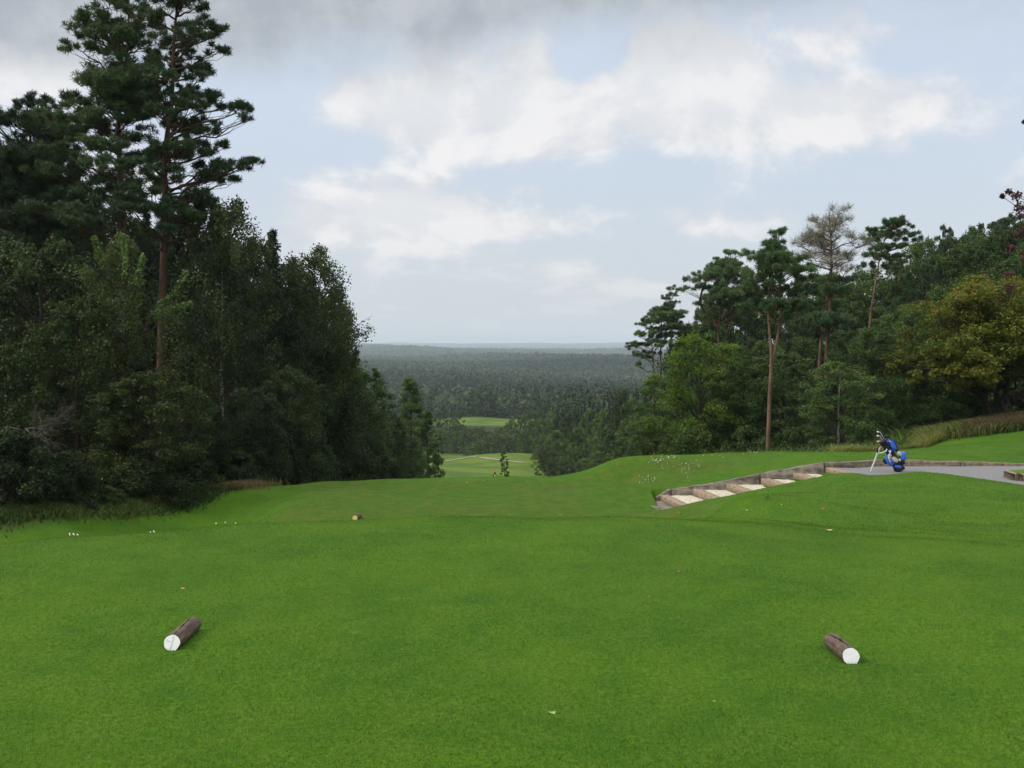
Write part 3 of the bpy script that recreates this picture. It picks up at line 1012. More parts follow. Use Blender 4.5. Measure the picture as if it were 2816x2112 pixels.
plant('bush', 0, 20, 1175, 22.6, 290, 'big dark bluish green shrub at the left edge of the lawn', 'dark')
plant('bush', 1, 190, 1235, 23.8, 200, 'dark shrub right of the big bluish shrub at the lawn edge', 'dark')
plant('bush', 2, 285, 1335, 24.4, 120, 'low bright green shrub at the foot of the left wood', 'mid')
plant('bush', 0, 400, 1250, 26.3, 200, 'yellow flecked shrub below the two tall pine trunks', 'yellowing')
plant('bush', 1, 520, 1230, 28, 180, 'dark shrub between the two tall pines and the white birch trunk', 'dark')
plant('bush', 2, 640, 1235, 30, 180, 'dark shrub at the foot of the white birch trunk', 'dark')
plant('bush', 0, 760, 1215, 33, 180, 'dark shrub behind the left end of the lower tee', 'dark')
plant('bush', 1, 870, 1215, 36, 170, 'dark shrub under the wispy birch', 'dark')
plant('bush', 2, 970, 1230, 43, 150, 'dark shrub under the greener round topped tree', 'dark')
plant('bush', 0, 1055, 1255, 52, 110, 'dark shrub furthest down the left wood rim', 'dark')


def twig_bush(px, py, d, H, W_, seed, label, name='bare_bush'):
    rng = np.random.default_rng(seed)
    p = P(px, py, d)
    z0 = gz(p[0], d)
    mb = MB()
    top = P(px, py, d)[2] - z0

    def grow(p0, dr, L, r, lev):
        p1 = p0 + dr * L
        limb(mb, p0, p1, r, r * .5, rng, wob=.07, k=5, sides=4)
        if lev == 0:
            return
        for _ in range(5):
            nd = unit(dr + rng.standard_normal(3) * .62)
            st = p0 + (p1 - p0) * rng.uniform(.3, 1)
            grow(st, nd, L * rng.uniform(.45, .75), r * .5, lev - 1)
    for _ in range(4):
        grow(np.array([0, 0, top * .45]), unit(rng.standard_normal(3) * np.array([1, .5, .4]) + np.array([.4, -.2, .35])), W_ * .55, .03, 3)
    limb(mb, (0, 0, 0), (0, 0, top * .46), .06, .04, rng, sides=6)
    o = mb.build(name, M['twig'], loc=(p[0], d, z0))
    return tag(o, label, 'shrub')


twig_bush(60, 960, 23.6, 3, 1.5, 5, 'leafless shrub with tangled grey twigs at the left edge')


# ---- arching leafy branch tips that stand clear of the dark wood
# ------------------------------------------------------------------ right wood
G_RB = 'dense trees filling the hillside wood on the right'
RB = 'dense dark tree filling the back of the hillside wood on the right'
for k, (px, top, d, w) in enumerate([(1900, 880, 84, 150), (1970, 850, 80, 170), (2060, 840, 78, 190), (2150, 830, 80, 190), (2240, 810, 78, 190), (2330, 780, 76, 180),
                                     (2420, 760, 76, 190), (2500, 730, 74, 190), (2580, 690, 72, 200), (2670, 660, 70, 210), (2760, 630, 68, 220), (2850, 590, 64, 240), (2950, 560, 60, 260),
                                     (3060, 600, 52, 260), (2010, 930, 66, 170), (2100, 930, 64, 180), (2200, 920, 66, 180), (2330, 900, 64, 180), (2440, 890, 62, 180), (2540, 850, 61, 180), (2640, 800, 60, 200), (2750, 780, 58, 200), (2860, 760, 54, 220), (2290, 740, 80, 170), (2380, 730, 80, 170), (2020, 790, 82, 160), (2110, 780, 84, 170), (2540, 650, 78, 170), (2630, 640, 76, 180), (2730, 600, 74, 190), (1940, 820, 88, 120)]):
    plant('broad', (k * 3) % 4, px, top, d, w, RB, 'dark' if k % 3 else 'mid', G_RB)

hero_pine('pine_tree', 'tall pine with pale forked trunk behind the grass mound, tallest of the right wood', 43,
          [(2110, 1250), (2112, 1180), (2118, 1050), (2122, 1000), (2122, 960), (2116, 860), (2118, 740), (2125, 640)],
          [(2122, 645, 20), (2110, 672, 22), (2140, 680, 20), (2125, 700, 30), (2090, 715, 26), (2160, 715, 28), (2070, 695, 12), (2190, 715, 22), (2130, 740, 36), (2180, 745, 30), (2220, 735, 22),
           (2080, 755, 26), (2215, 765, 24), (2100, 790, 34), (2160, 790, 34), (2200, 800, 30), (2230, 790, 18), (2120, 830, 32), (2175, 840, 30), (2085, 840, 26), (2210, 850, 22), (2145, 870, 26)],
          ('needle2', 'bark_pine2'), .098, 111, extra=12, depth=1.6, forks=[([(2119, 1010), (2135, 950), (2145, 880), (2146, 800), (2155, 730)], .085, .03)])
hero_pine('pine_tree', 'thinning pine with greyish half bare crown beside the tallest pine of the right wood', 56,
          [(2270, 1250), (2272, 1040), (2274, 960), (2280, 880), (2285, 800), (2286, 700), (2284, 580)],
          [(2284, 585, 22), (2262, 600, 20), (2308, 600, 18), (2285, 625, 28), (2250, 640, 26), (2320, 640, 24), (2225, 660, 26), (2210, 672, 20), (2285, 665, 30), (2345, 655, 22), (2360, 675, 20),
           (2240, 700, 28), (2320, 700, 28), (2350, 705, 20), (2210, 705, 20), (2280, 730, 28), (2335, 740, 22)],
          ('needle_grey', 'bark_pine'), .15, 112, extra=8, depth=2.0, bare=.76, dens=60, size=.32, nwid=.03, pscale=1.5)
hero_pine('pine_tree', 'lower green part pine right behind the half bare pine', 57,
          [(2255, 1250), (2255, 1000), (2262, 900), (2268, 800), (2270, 750)],
          [(2250, 770, 24), (2290, 765, 24), (2330, 770, 22), (2230, 790, 26), (2275, 800, 26), (2310, 800, 22), (2215, 830, 26), (2260, 840, 30), (2300, 850, 28), (2230, 880, 30), (2290, 890, 28)],
          ('needle2', 'bark_pine2'), .12, 113, extra=8, depth=1.8)
hero_pine('pine_tree', 'slim leaning pine with flat crown and bare reddish trunk right of the half bare pine', 60,
          [(2385, 1250), (2388, 980), (2392, 880), (2402, 800), (2415, 740), (2432, 660), (2450, 615)],
          [(2452, 612, 22), (2425, 628, 22), (2480, 622, 22), (2445, 645, 26), (2410, 655, 20), (2480, 650, 24), (2505, 660, 16), (2430, 680, 24), (2465, 675, 22), (2405, 700, 20), (2460, 705, 24), (2490, 705, 18), (2440, 730, 20), (2470, 740, 20)],
          ('needle2', 'bark_pine2'), .11, 114, extra=6, depth=1.5)
hero_pine('pine_tree', 'pine with curved forked trunk left of the tallest pine of the right wood', 68,
          [(1986, 1260), (1986, 1050), (1978, 960), (1972, 900), (1985, 850), (2000, 780), (2003, 700)],
          [(2012, 700, 22), (1995, 725, 24), (2030, 740, 22), (1960, 745, 26), (1935, 755, 22), (1910, 770, 22), (1885, 795, 16), (1980, 760, 30), (2010, 780, 32), (2040, 800, 28), (1950, 790, 28), (1990, 815, 34),
           (2030, 840, 32), (1950, 835, 28), (1985, 860, 30), (2050, 850, 26), (2060, 770, 26), (2070, 810, 26), (1930, 870, 22), (2020, 880, 28)],
          ('needle2', 'bark_pine2'), .15, 115, extra=10, depth=2.2, forks=[([(1973, 900), (1945, 870), (1925, 830), (1930, 790), (1945, 765)], .10, .05), ([(1984, 1000), (1998, 930), (2010, 880), (2025, 800)], .10, .04)])
for (tx, tops, seed, lab, nm) in [
    (1798, [(1790, 880, 20), (1770, 890, 18), (1810, 880, 22), (1755, 920, 20), (1785, 915, 26), (1745, 945, 18), (1735, 955, 12), (1770, 945, 22), (1800, 940, 22), (1760, 975, 18), (1745, 1000, 14)], 121, 'leftmost of the three slim pines ending the right wood', 0),
    (1818, [(1820, 850, 22), (1800, 865, 22), (1840, 860, 22), (1865, 860, 18), (1830, 880, 28), (1850, 890, 22), (1810, 905, 24), (1840, 920, 24), (1825, 940, 20)], 122, 'middle one of the three slim pines ending the right wood', 0),
    (1852, [(1840, 795, 12), (1845, 812, 16), (1830, 820, 14), (1858, 830, 14), (1842, 840, 18), (1850, 862, 18), (1870, 870, 18), (1862, 900, 22), (1880, 915, 18), (1870, 950, 20), (1890, 970, 18), (1870, 990, 16)], 123, 'tallest and thinnest topped of the three slim pines ending the right wood', 0)]:
    topy = min(t[1] for t in tops)
    hero_pine('pine_tree', lab, 82, [(tx, 1260), (tx, 1080), (tx - 2, 980), (tops[0][0], topy + 40), (tops[0][0], topy)], tops, ('needle2', 'bark_pine2'), .13, seed, extra=6, depth=1.7, group='three slim pines at the left end of the right wood', pscale=1.3)
for k, (px, top, d, w, lab) in enumerate([
    (2060, 800, 74, 150, 'dark pine crown filling the gap left of the tallest right hand pine'), (1950, 800, 80, 130, 'dark pine behind the pine with curved forked trunk'),
    (2200, 760, 72, 140, 'dark pine behind the half bare pine and the tallest pine'), (2470, 700, 70, 110, 'small dense pine below the flat crown of the slim leaning pine'),
    (2600, 618, 72, 110, 'pointed pine standing out of the skyline right of the slim leaning pine'), (2690, 645, 70, 170, 'broad pine on the skyline right of the pointed pine'),
    (2780, 590, 66, 190, 'highest pine on the skyline near the right edge'), (2340, 830, 70, 120, 'dark pine between the half bare pine and the slim leaning pine'),
    (2550, 720, 69, 110, 'dark pine in the notch left of the pointed pine')]):
    plant('pine', k % 3, px, top, d, w, lab, 'needle2' if k % 2 else 'needle3')
plant('open', 0, 1925, 905, 50, 270, 'bright yellow green beech at the left front of the right wood', 'lime')
plant('open', 1, 1830, 1030, 60, 190, 'lower bright green tree left of the yellow green beech', 'mid')
plant('broad', 0, 1790, 1140, 58, 150, 'low leafy tree behind the left end of the grass mound', 'mid')
plant('broad', 2, 2045, 1010, 50, 190, 'dark tree right behind the yellow green beech', 'dark')
plant('broad', 3, 2160, 960, 50, 230, 'dark wide tree behind the forked pine trunk', 'dark')
plant('open', 0, 2230, 1040, 47, 170, 'dark green tree left of the small pale trunked tree', 'dark')
plant('open', 1, 2312, 985, 40, 215, 'small tree with a thin pale trunk standing on the mound edge', 'valley', bark='bark_grey')
plant('broad', 1, 2410, 900, 50, 200, 'dark tree behind the golf bag', 'dark')
plant('broad', 0, 2500, 830, 52, 200, 'mid green tree between the golf bag and the yellow autumn tree', 'mid')
plant('broad', 3, 2560, 960, 52, 170, 'dark tree tucked under the left side of the yellow autumn tree', 'dark')
plant('broad', 2, 2680, 760, 54, 240, 'dark green tree behind the yellow autumn tree', 'mid')
plant('broad', 1, 2800, 700, 52, 240, 'dark green tree at the right edge behind the yellow autumn tree', 'dark')
plant('bush', 0, 2060, 1175, 44, 170, 'low dark shrub left of the tall forked trunk', 'dark')
plant('bush', 1, 2180, 1170, 44, 150, 'low dark shrub right of the tall forked trunk', 'dark')
plant('bush', 2, 2420, 1120, 43, 150, 'dark shrub behind the golf club heads', 'dark')
plant('bush', 0, 2520, 1110, 51, 130, 'dark shrub on the bank right of the golf bag', 'dark')
plant('bush', 1, 1900, 1170, 47, 170, 'green shrub at the foot of the yellow green beech', 'mid')
plant('bush', 2, 2620, 1100, 55, 120, 'green shrub left of the autumn tree trunk', 'mid')
plant('bush', 0, 2830, 1070, 55, 120, 'green shrub at the right edge behind the autumn tree trunk', 'mid')


def autumn_tree():
    rng = np.random.default_rng(77)
    d = 41.0
    b = P(2745, 1165, d)
    z0 = gz(b[0], d) - .05
    org = np.array([b[0], d, z0])
    crown = MB(); trunk = MB()
    pads = [(2640, 830, 60), (2700, 815, 60), (2760, 825, 60), (2820, 820, 70), (2600, 880, 60), (2670, 880, 60), (2740, 880, 60), (2810, 890, 60), (2570, 940, 55), (2640, 940, 60), (2710, 940, 60), (2780, 950, 60), (2850, 950, 70),
            (2530, 990, 40), (2590, 1000, 55), (2660, 1000, 55), (2730, 1000, 55), (2800, 1010, 55), (2530, 1025, 24), (2590, 1020, 26), (2650, 1030, 24), (2900, 900, 70)]
    forks = []
    for (x1, y1, dy) in [(2690, 1090, -.4), (2715, 1075, .5), (2760, 1060, -.3), (2790, 1075, .6), (2745, 1080, .1)]:
        q = P(x1, y1, d) - org; q[1] += dy
        limb(trunk, (0, 0, -.05), q, .17, .10, rng, wob=.04, k=7, sides=9)
        forks.append(q)
    C, S, T = [], [], []
    for (x, y, r) in pads:
        for w in range(3):
            c = P(x + rng.normal(0, 14), y + rng.normal(0, 12), d) - org
            c[1] = rng.uniform(-2.6, 2.6)
            r_ = r / FPX * d * .95
            f = forks[rng.integers(0, len(forks))]
            pts = limb(trunk, f, c, .06, .012, rng, wob=.05, rise=.06, k=6)
            ns = 9
            sub = c + unit(rng.standard_normal((ns, 3))) * np.array([r_, r_, r_ * .85]) * .85
            for s_ in sub:
                C.append(s_); S.append((r_ * .55, r_ * .55, r_ * .32)); T.append(rng.normal(.45 + .25 * math.sin(x * .02 + y * .031), .15))
                limb(trunk, pts[-2], s_, .012, .004, rng, k=4, sides=4)
    leaves(crown, np.array(C), np.array(S), 125, .12, rng, np.clip(T, 0, 1), up=.6)
    o = empty('maple_tree', org)
    crown.build('crown', M['autumn'], o)
    trunk.build('trunk', M['bark_dark'], o, smooth=True)
    tag(o, 'spreading tree with yellow and orange autumn leaves on the right bank', 'tree')


autumn_tree()


def purple_tree():
    rng = np.random.default_rng(78)
    d = 30.0
    b = P(3120, 1100, d)
    z0 = gz(b[0], d) - .05
    org = np.array([b[0], d, z0])
    crown = MB(); trunk = MB()
    top = P(3000, 350, d)[2] - z0
    path = trunk_path(top, rng)
    trunk.tube(path, np.linspace(.22, .03, len(path)), 10)
    C, S, T = [], [], []
    pads = [(2795, 540, 16, .0), (2775, 527, 9, .0), (2760, 538, 7, .1), (2808, 590, 20, .1), (2800, 570, 14, 0), (2830, 620, 26, 0), (2812, 640, 20, .2), (2800, 680, 14, .4), (2835, 560, 26, .2), (2800, 750, 16, .6), (2840, 700, 26, .3), (2790, 790, 14, .3), (2816, 335, 5, 0)]
    for (x, y, r, dy) in pads:
        c = P(x, y, d) - org; c[1] += dy
        C.append(c); S.append((r / FPX * d,) * 3); T.append(.5)
        limb(trunk, at_path(path, max(1, min(c[2] - 1.0, top * .9))), c, .035, .008, rng, wob=.05, k=7, rise=.05)
    n0 = len(C)
    for q in range(90):
        z = rng.uniform(.25, 1.0) * top
        ph = rng.uniform(-1.3, 1.3); rr_ = rng.uniform(.8, 3.0)
        c = np.array([math.cos(ph) * rr_ + .3, math.sin(ph) * rr_, z])
        C.append(c); S.append((.5, .5, .35)); T.append(.5)
        limb(trunk, at_path(path, max(1, z - 1)), c, .03, .008, rng, k=5)
    leaves(crown, np.array(C), np.array(S), 70, .10, rng, np.array(T))
    o = empty('beech_tree', org)
    crown.build('crown', M['purple'], o)
    trunk.build('trunk', M['bark_dark'], o, smooth=True)
    tag(o, 'copper beech twigs with dark purple leaves reaching in at the right edge', 'tree')


purple_tree()

# ------------------------------------------------------------------ trees going down into the valley
gr1, lb1 = 'leafy trees lining the right side of the fairway', 'leafy tree in the row along the right side of the fairway'
for k, (px, top, d, w, mt) in enumerate([
    (1500, 1225, 190, 70, 'yellowing'), (1445, 1180, 262, 56, 'mid'), (1490, 1190, 215, 66, 'mid'), (1525, 1235, 182, 60, 'dark'), (1530, 1180, 192, 74, 'mid'), (1560, 1215, 176, 70, 'mid'), (1465, 1150, 262, 56, 'birch'), (1490, 1150, 225, 62, 'dark'),
    (1590, 1170, 172, 78, 'mid'), (1600, 1230, 158, 76, 'dark'), (1640, 1200, 150, 80, 'mid'), (1540, 1140, 215, 66, 'dark'), (1580, 1120, 205, 70, 'dark'), (1625, 1120, 180, 78, 'mid'), (1660, 1120, 160, 84, 'mid'), (1690, 1180, 135, 90, 'dark'),
    (1700, 1105, 150, 88, 'dark'), (1730, 1150, 125, 96, 'mid'), (1745, 1090, 138, 96, 'mid'), (1780, 1100, 118, 110, 'dark'), (1770, 1190, 95, 110, 'mid'), (1820, 1080, 100, 120, 'mid'), (1650, 1240, 128, 80, 'mid'), (1700, 1235, 108, 90, 'dark'),
    (1800, 1160, 84, 120, 'dark'), (1860, 1060, 84, 130, 'mid'), (1515, 1130, 240, 60, 'mid'), (1560, 1265, 140, 56, 'dark'), (1610, 1260, 135, 66, 'mid')]):
    plant('mbroad', k % 3, px, top, d, w, lb1, mt, gr1)
plant('mcolumn', 0, 1388, 1225, 172, 26, 'slender small tree standing alone in front of the fairway trees', 'mid', cat='tree')
plant('mbroad', 1, 1712, 1065, 140, 70, 'yellow tinged tree sticking out above the trees right of the fairway', 'yellowing')
gr2, lb2 = 'leafy trees beyond the end of the fairway', 'leafy tree in the belt beyond the end of the fairway'
for k, (px, top, d, w, mt) in enumerate([
    (1130, 1170, 290, 60, 'mid'), (1175, 1160, 300, 60, 'dark'), (1215, 1175, 275, 56, 'birch'), (1235, 1150, 300, 56, 'mid'), (1258, 1130, 330, 50, 'dark'), (1255, 1185, 272, 52, 'mid'), (1290, 1175, 278, 56, 'dark'), (1272, 1165, 310, 48, 'mid'),
    (1318, 1170, 285, 56, 'mid'), (1345, 1185, 275, 58, 'dark'), (1310, 1175, 330, 50, 'mid'), (1372, 1195, 265, 52, 'mid'), (1375, 1172, 290, 54, 'birch'), (1405, 1150, 275, 54, 'mid'), (1395, 1200, 255, 52, 'dark'), (1430, 1140, 285, 52, 'mid'), (1455, 1125, 310, 52, 'dark'), (1210, 1130, 345, 54, 'dark'),
    (1165, 1130, 350, 54, 'mid'), (1480, 1122, 300, 54, 'dark'), (1510, 1110, 310, 54, 'dark'), (1100, 1150, 330, 60, 'dark'), (1300, 1215, 262, 48, 'mid')]):
    plant('mbroad', (k + 1) % 3, px, top, d, w, lb2, mt, gr2)
plant('mbroad', 0, 1322, 1212, 252, 58, 'bright green round bush like tree at the far end of the fairway', 'lime', cat='tree')
gr3, lb3 = 'dark spruces on the spur above the valley', 'dark spruce in the stand on the spur above the leafy fairway trees'
for k in range(34):
    px = 1530 + (k % 17) * 16 + rnd.uniform(-6, 6)
    row = k // 17
    top = np.interp(px, [1530, 1600, 1700, 1800], [1128, 1108, 1085, 1062]) + rnd.uniform(-8, 10) + row * 14
    plant('mspruce', 0, px, top, (270 if row == 0 else 240) - (px - 1530) * .25, 26, lb3, 'spruce', gr3)

def sapling_sprays():
    rng = np.random.default_rng(55)
    sap = next(ob for ob in COL.objects if ob.get('label', '').startswith('leafy tree with paler hanging'))
    inv = np.array(sap.location)
    d = sap.location.y - 1.2
    for pts in ([(400, 900), (440, 830), (480, 800), (512, 740)], [(400, 880), (450, 850), (500, 835), (525, 830)], [(330, 800), (345, 720), (340, 660), (330, 640)], [(300, 760), (275, 700), (262, 660), (258, 650)], [(360, 800), (385, 730), (395, 700)]):
        q = np.array([P(x, y, d) - inv for x, y in pts])
        t = np.linspace(0, 1, 30); tq = np.linspace(0, 1, len(q))
        q = np.stack([np.interp(t, tq, q[:, c]) for c in range(3)], 1)
        mb = MB()
        mb.tube(q, np.linspace(.018, .004, 30), 5, mat=1)
        c = q[6:] - np.array([0, 0, .06])
        leaves(mb, c, np.full(len(c), .09), 9, .10, rng, np.full(len(c), .6), hang=.9)
        o_ = mb.build('branch', [M['sapling'], M['bark_dark']], sap)
        o_.matrix_parent_inverse = sap_inv(sap)


def sap_inv(ob):
    from mathutils import Matrix, Euler
    m_ = Matrix.LocRotScale(ob.location, ob.rotation_euler, ob.scale)
    return m_.inverted() @ Matrix.Translation(ob.location)


sapling_sprays()

ORD = ['first', 'second', 'third', 'fourth', 'fifth', 'sixth', 'seventh', 'eighth', 'ninth', 'tenth', 'eleventh', 'twelfth', 'thirteenth', 'fourteenth', 'fifteenth', 'sixteenth', 'seventeenth', 'eighteenth', 'nineteenth', 'twentieth']


def relabel(group, rows, tmpl):
    """same looking trees: told apart by their row and their place in it"""
    L = sorted([ob for ob in COL.objects if ob.get('group') == group], key=lambda ob: ob.location.y)
    n = len(L); k = len(rows)
    for r_i, rn in enumerate(rows):
        part = L[n * r_i // k: n * (r_i + 1) // k]
        part.sort(key=lambda ob: ob.location.x / ob.location.y)
        for q, ob in enumerate(part):
            ob['label'] = tmpl % (ORD[q], rn)


relabel(G_LB, ['near', 'middle', 'far'], 'dark tree, %s from the left in the %s row behind the left hand pines')
relabel(G_RB, ['near', 'middle', 'far'], 'dark green tree, %s from the left in the %s row filling the right wood')
relabel(gr1, ['near', 'middle', 'far'], 'leafy tree, %s from the left in the %s row right of the fairway')
relabel(gr2, ['near', 'far'], 'leafy tree, %s from the left in the %s row beyond the fairway end')
relabel(gr3, ['near', 'far'], 'dark spruce, %s from the left in the %s row on the valley spur')
relabel('dark conifers behind the tall pines', ['hidden'], 'dark conical tree, %s from the left of three half %s behind the tall pines')

# ------------------------------------------------------------------ the wooded plain: one mass of trees
def forest():
    rng = np.random.default_rng(5)
    mb = MB()
    bands = [(300, 560, 46, 150, 1.6, .60), (560, 950, 52, 96, 2.0, .44), (950, 1700, 62, 44, 3.1, .38), (1700, 2700, 90, 24, 4.6, .34), (2700, 5600, 300, 14, 8.5, .32)]
    for (r0, r1, area, nl, ls, fan) in bands:
        n = int(fan * (r1 ** 2 - r0 ** 2) / area)
        r_ = np.sqrt(rng.random(n) * (r1 ** 2 - r0 ** 2) + r0 ** 2)
        a = rng.uniform(-fan, fan, n)
        x, y = np.sin(a) * r_, np.cos(a) * r_
        keep = (np.hypot((x + 8) / 36, (y - 450) / 40) > 1) & ~((y < 415) & (x > -50) & (x < 16))
        x, y = x[keep], y[keep]; n = len(x)
        z = ground(x, y)
        typ = (np.sin(x * .011 + 1) + np.sin(y * .008 + x * .004) + rng.normal(0, .7, n)) > .2   # conifer stands and leafy stands
        h = np.where(typ, rng.normal(13, 1.8, n), rng.normal(11, 1.6, n)) * (1 + .15 * (r0 > 2000))
        w_ = np.where(typ, h * .20, h * .36) * math.sqrt(area / 46) ** .8
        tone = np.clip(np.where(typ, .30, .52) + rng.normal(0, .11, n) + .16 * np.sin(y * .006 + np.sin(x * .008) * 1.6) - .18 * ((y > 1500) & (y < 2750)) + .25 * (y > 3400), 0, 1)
        per = nl
        t = rng.random((n, per)) ** .8
        phi = rng.random((n, per)) * 6.283
        prof = np.where(typ[:, None], (1 - t) ** .8 + .05, np.sqrt(np.clip(1 - (1.6 * t - .6) ** 2, .02, 1)))
        rr_ = w_[:, None] * prof * (.75 + .3 * rng.random((n, per)))
        c = np.stack([x[:, None] + np.cos(phi) * rr_, y[:, None] + np.sin(phi) * rr_, z[:, None] + h[:, None] * (.06 + .94 * t)], -1).reshape(-1, 3)
        nr_ = np.stack([np.cos(phi), np.sin(phi), .35 + t], -1).reshape(-1, 3) + rng.standard_normal((n * per, 3)) * .5
        nr_ = unit(nr_)
        a_ = unit(np.cross(nr_, rng.standard_normal((n * per, 3)))); b_ = np.cross(nr_, a_)
        s_ = ls * (.6 + .8 * rng.random((n * per, 1))) * .5
        V = np.stack([c + a_ * s_, c - a_ * s_ * .5 + b_ * s_ * .87, c - a_ * s_ * .5 - b_ * s_ * .87], 1).reshape(-1, 3)
        tt = np.repeat(tone, per) + rng.normal(0, .08, n * per)
        mb.add(V, np.arange(len(V)).reshape(-1, 3), 0, np.repeat(np.clip(tt, 0, 1), 3))
    o = mb.build('forest', M['forest'])
    tag(o, 'wide dark forest covering the plain and the far ridges', 'forest', kind='stuff')


M['forest'] = m_leaf('leaf_forest', (.018, .040, .016), (.046, .078, .027), (.11, .085, .035), .03, trans=.15)
forest()

# ------------------------------------------------------------------ path, steps and timber edging
M['gravel'] = m_simple('gravel_grey', (.13, .13, .135), (.235, .228, .228), 60, .95, .6)
M['sand'] = m_simple('pale_gravel', (.30, .27, .20), (.60, .545, .43), 14, .95, .3)
M['sleeper'] = m_simple('sleeper_wood', (.085, .066, .050), (.26, .205, .15), 7, .9, .6, stretch=(1, 3, 3))
M['sleeper_light'] = m_simple('sleeper_light', (.17, .125, .085), (.32, .25, .175), 9, .9, .5, stretch=(3, .6, 3))
M['concrete'] = m_simple('weathered_beam', (.055, .045, .035), (.25, .215, .17), 5, .95, .6, detail=8, stretch=(.7, 2, 1.2))
M['tarp'] = m_simple('black_edging', (.012, .012, .016), (.03, .03, .035), 9, .7)

YB = 25.66      # inner face of the back beam
pm = MB()
# path sheet: a strip whose near edge disappears behind the grass mound
xs = np.concatenate([[8.36], np.arange(8.5, 24, .35)])
YF = lambda x: np.interp(x, [8.3, 9.3], [25.71, 26.08])
yn = np.interp(xs, PN[:, 0], PN[:, 1]) - .12
rows = 30
V = []
rngp = np.random.default_rng(3)
for q in range(rows):
    t = q / (rows - 1)
    yy_ = yn * (1 - t) + YF(xs) * t
    V.append(np.stack([np.maximum(xs, 8.36 + (YB - yy_) * .17), yy_, ZP + rngp.normal(0, .004, len(xs))], 1))
V = np.concatenate(V)
k = len(xs)
i, j = np.meshgrid(np.arange(rows - 1), np.arange(k - 1), indexing='ij')
pm.add(V, np.stack([i * k + j, i * k + j + 1, (i + 1) * k + j + 1, (i + 1) * k + j], -1).reshape(-1, 4))
tag(pm.build('path', M['gravel']), kind='structure')

st = empty('timber_steps', (SX[0], 24.5, ZT2))
tag(st, 'flight of shallow timber steps with pale gravel treads climbing to the golf bag', 'steps')
st_o = np.array([SX[0], 24.5, ZT2])
YN = 22.95
rs = np.random.default_rng(9)
for q, x0 in enumerate(SX):
    zt = ZP - .14 * (len(SX) - 1 - q)
    x1 = SX[q + 1] if q < 5 else x0 + .55
    skew = 0.17          # the risers run slightly towards the right as they come nearer
    b = MB()
    y0, y1 = YN, YB - .004
    # riser sleeper, laid across the steps
    wv = .24
    Vr = []
    for yy in (y0, y1):
        sh = 0.06 + (y1 - yy) * skew
        for dx, dz in ((0, -.20), (wv, -.20), (wv, 0), (wv - .012, .012), (.012, .012), (0, 0)):
            Vr.append((x0 + sh + dx + rs.normal(0, .002), yy, zt + dz))
    b.add(np.array(Vr) - st_o, [[w, (w + 1) % 6, 6 + (w + 1) % 6, 6 + w] for w in range(6)])
    b.add(np.array(Vr)[6:] - st_o, [[5, 4, 3, 2], [5, 2, 1, 0]])
    b.build('riser', M['sleeper_light'], st)
    if q < 5:
        b = MB()
        nx, ny = 8, 14
        gx_, gy_ = np.meshgrid(np.linspace(0, 1, nx), np.linspace(0, 1, ny))
        yy = y0 + (y1 - y0) * gy_
        sh = .06 + (y1 - yy) * skew
        sh1 = sh if q < 5 else sh * .4
        xx = x0 + sh + wv - .006 + (x1 + sh1 - x0 - sh - wv + .012) * gx_
        zz = zt - .012 + rs.normal(0, .004, xx.shape) + (.014 if q == 5 else 0)
        i, j = np.meshgrid(np.arange(ny - 1), np.arange(nx - 1), indexing='ij')
        b.add(np.stack([xx, yy, zz], -1).reshape(-1, 3) - st_o, np.stack([i * nx + j, i * nx + j + 1, (i + 1) * nx + j + 1, (i + 1) * nx + j], -1).reshape(-1, 4))
        b.build('tread', M['sand'] if q < 5 else M['gravel'], st)
b = MB()
b.add(np.array([[3.62, 22.9, ZT2 + .012], [3.85 + .45, 22.9, ZT2 + .012], [3.85, 25.6, ZT2 + .012], [3.40, 25.3, ZT2 + .012]]) - st_o, [[0, 1, 2, 3]])
b.build('foot_slab', M['concrete'], st)
b = MB()
limb(b, np.array([4.35, 23.42, ZT2 + .17]) - st_o, np.array([5.05, 23.62, ZT2 + .24]) - st_o, .045, .035, rs, wob=.01, rise=.05, sides=7)
b.build('edging_strip', M['tarp'], st)


def beam(pts, h, th, name, label, mat, group=None, seed=0):
    """weathered beam standing on edge along pts (top line)"""
    rg = np.random.default_rng(seed)
    pts = np.array(pts, float)
    n = max(2, int(np.linalg.norm(pts[-1] - pts[0]) / .25))
    t = np.linspace(0, 1, n); tq = np.linspace(0, 1, len(pts))
    c = np.stack([np.interp(t, tq, pts[:, q]) for q in range(3)], 1)
    c[1:-1, 2] += rg.normal(0, .006, n - 2); c[1:-1, 1] += rg.normal(0, .004, n - 2)
    d = unit(np.gradient(c, axis=0) * np.array([1, 1, 0]))
    nrm = np.stack([-d[:, 1], d[:, 0], np.zeros(n)], 1)
    prof = [(0, -h), (0, -.015), (.012, 0), (th - .012, 0), (th, -.015), (th, -h)]
    V = np.concatenate([c + nrm * o_ + np.array([0, 0, z_]) + rg.normal(0, .003, (n, 3)) for o_, z_ in prof]).reshape(6, n, 3)
    b = MB()
    o0 = c[0] - np.array([0, 0, h])
    i, j = np.meshgrid(np.arange(5), np.arange(n - 1), indexing='ij')
    b.add(V.reshape(-1, 3) - o0, np.stack([i * n + j, i * n + j + 1, (i + 1) * n + j + 1, (i + 1) * n + j], -1).reshape(-1, 4))
    for e in (0, n - 1):
        b.add(V[:, e] - o0, [[0, 1, 2, 3], [0, 3, 4, 5]])
    o = b.build(name, M[mat], loc=o0)
    return tag(o, label, 'kerb', group)


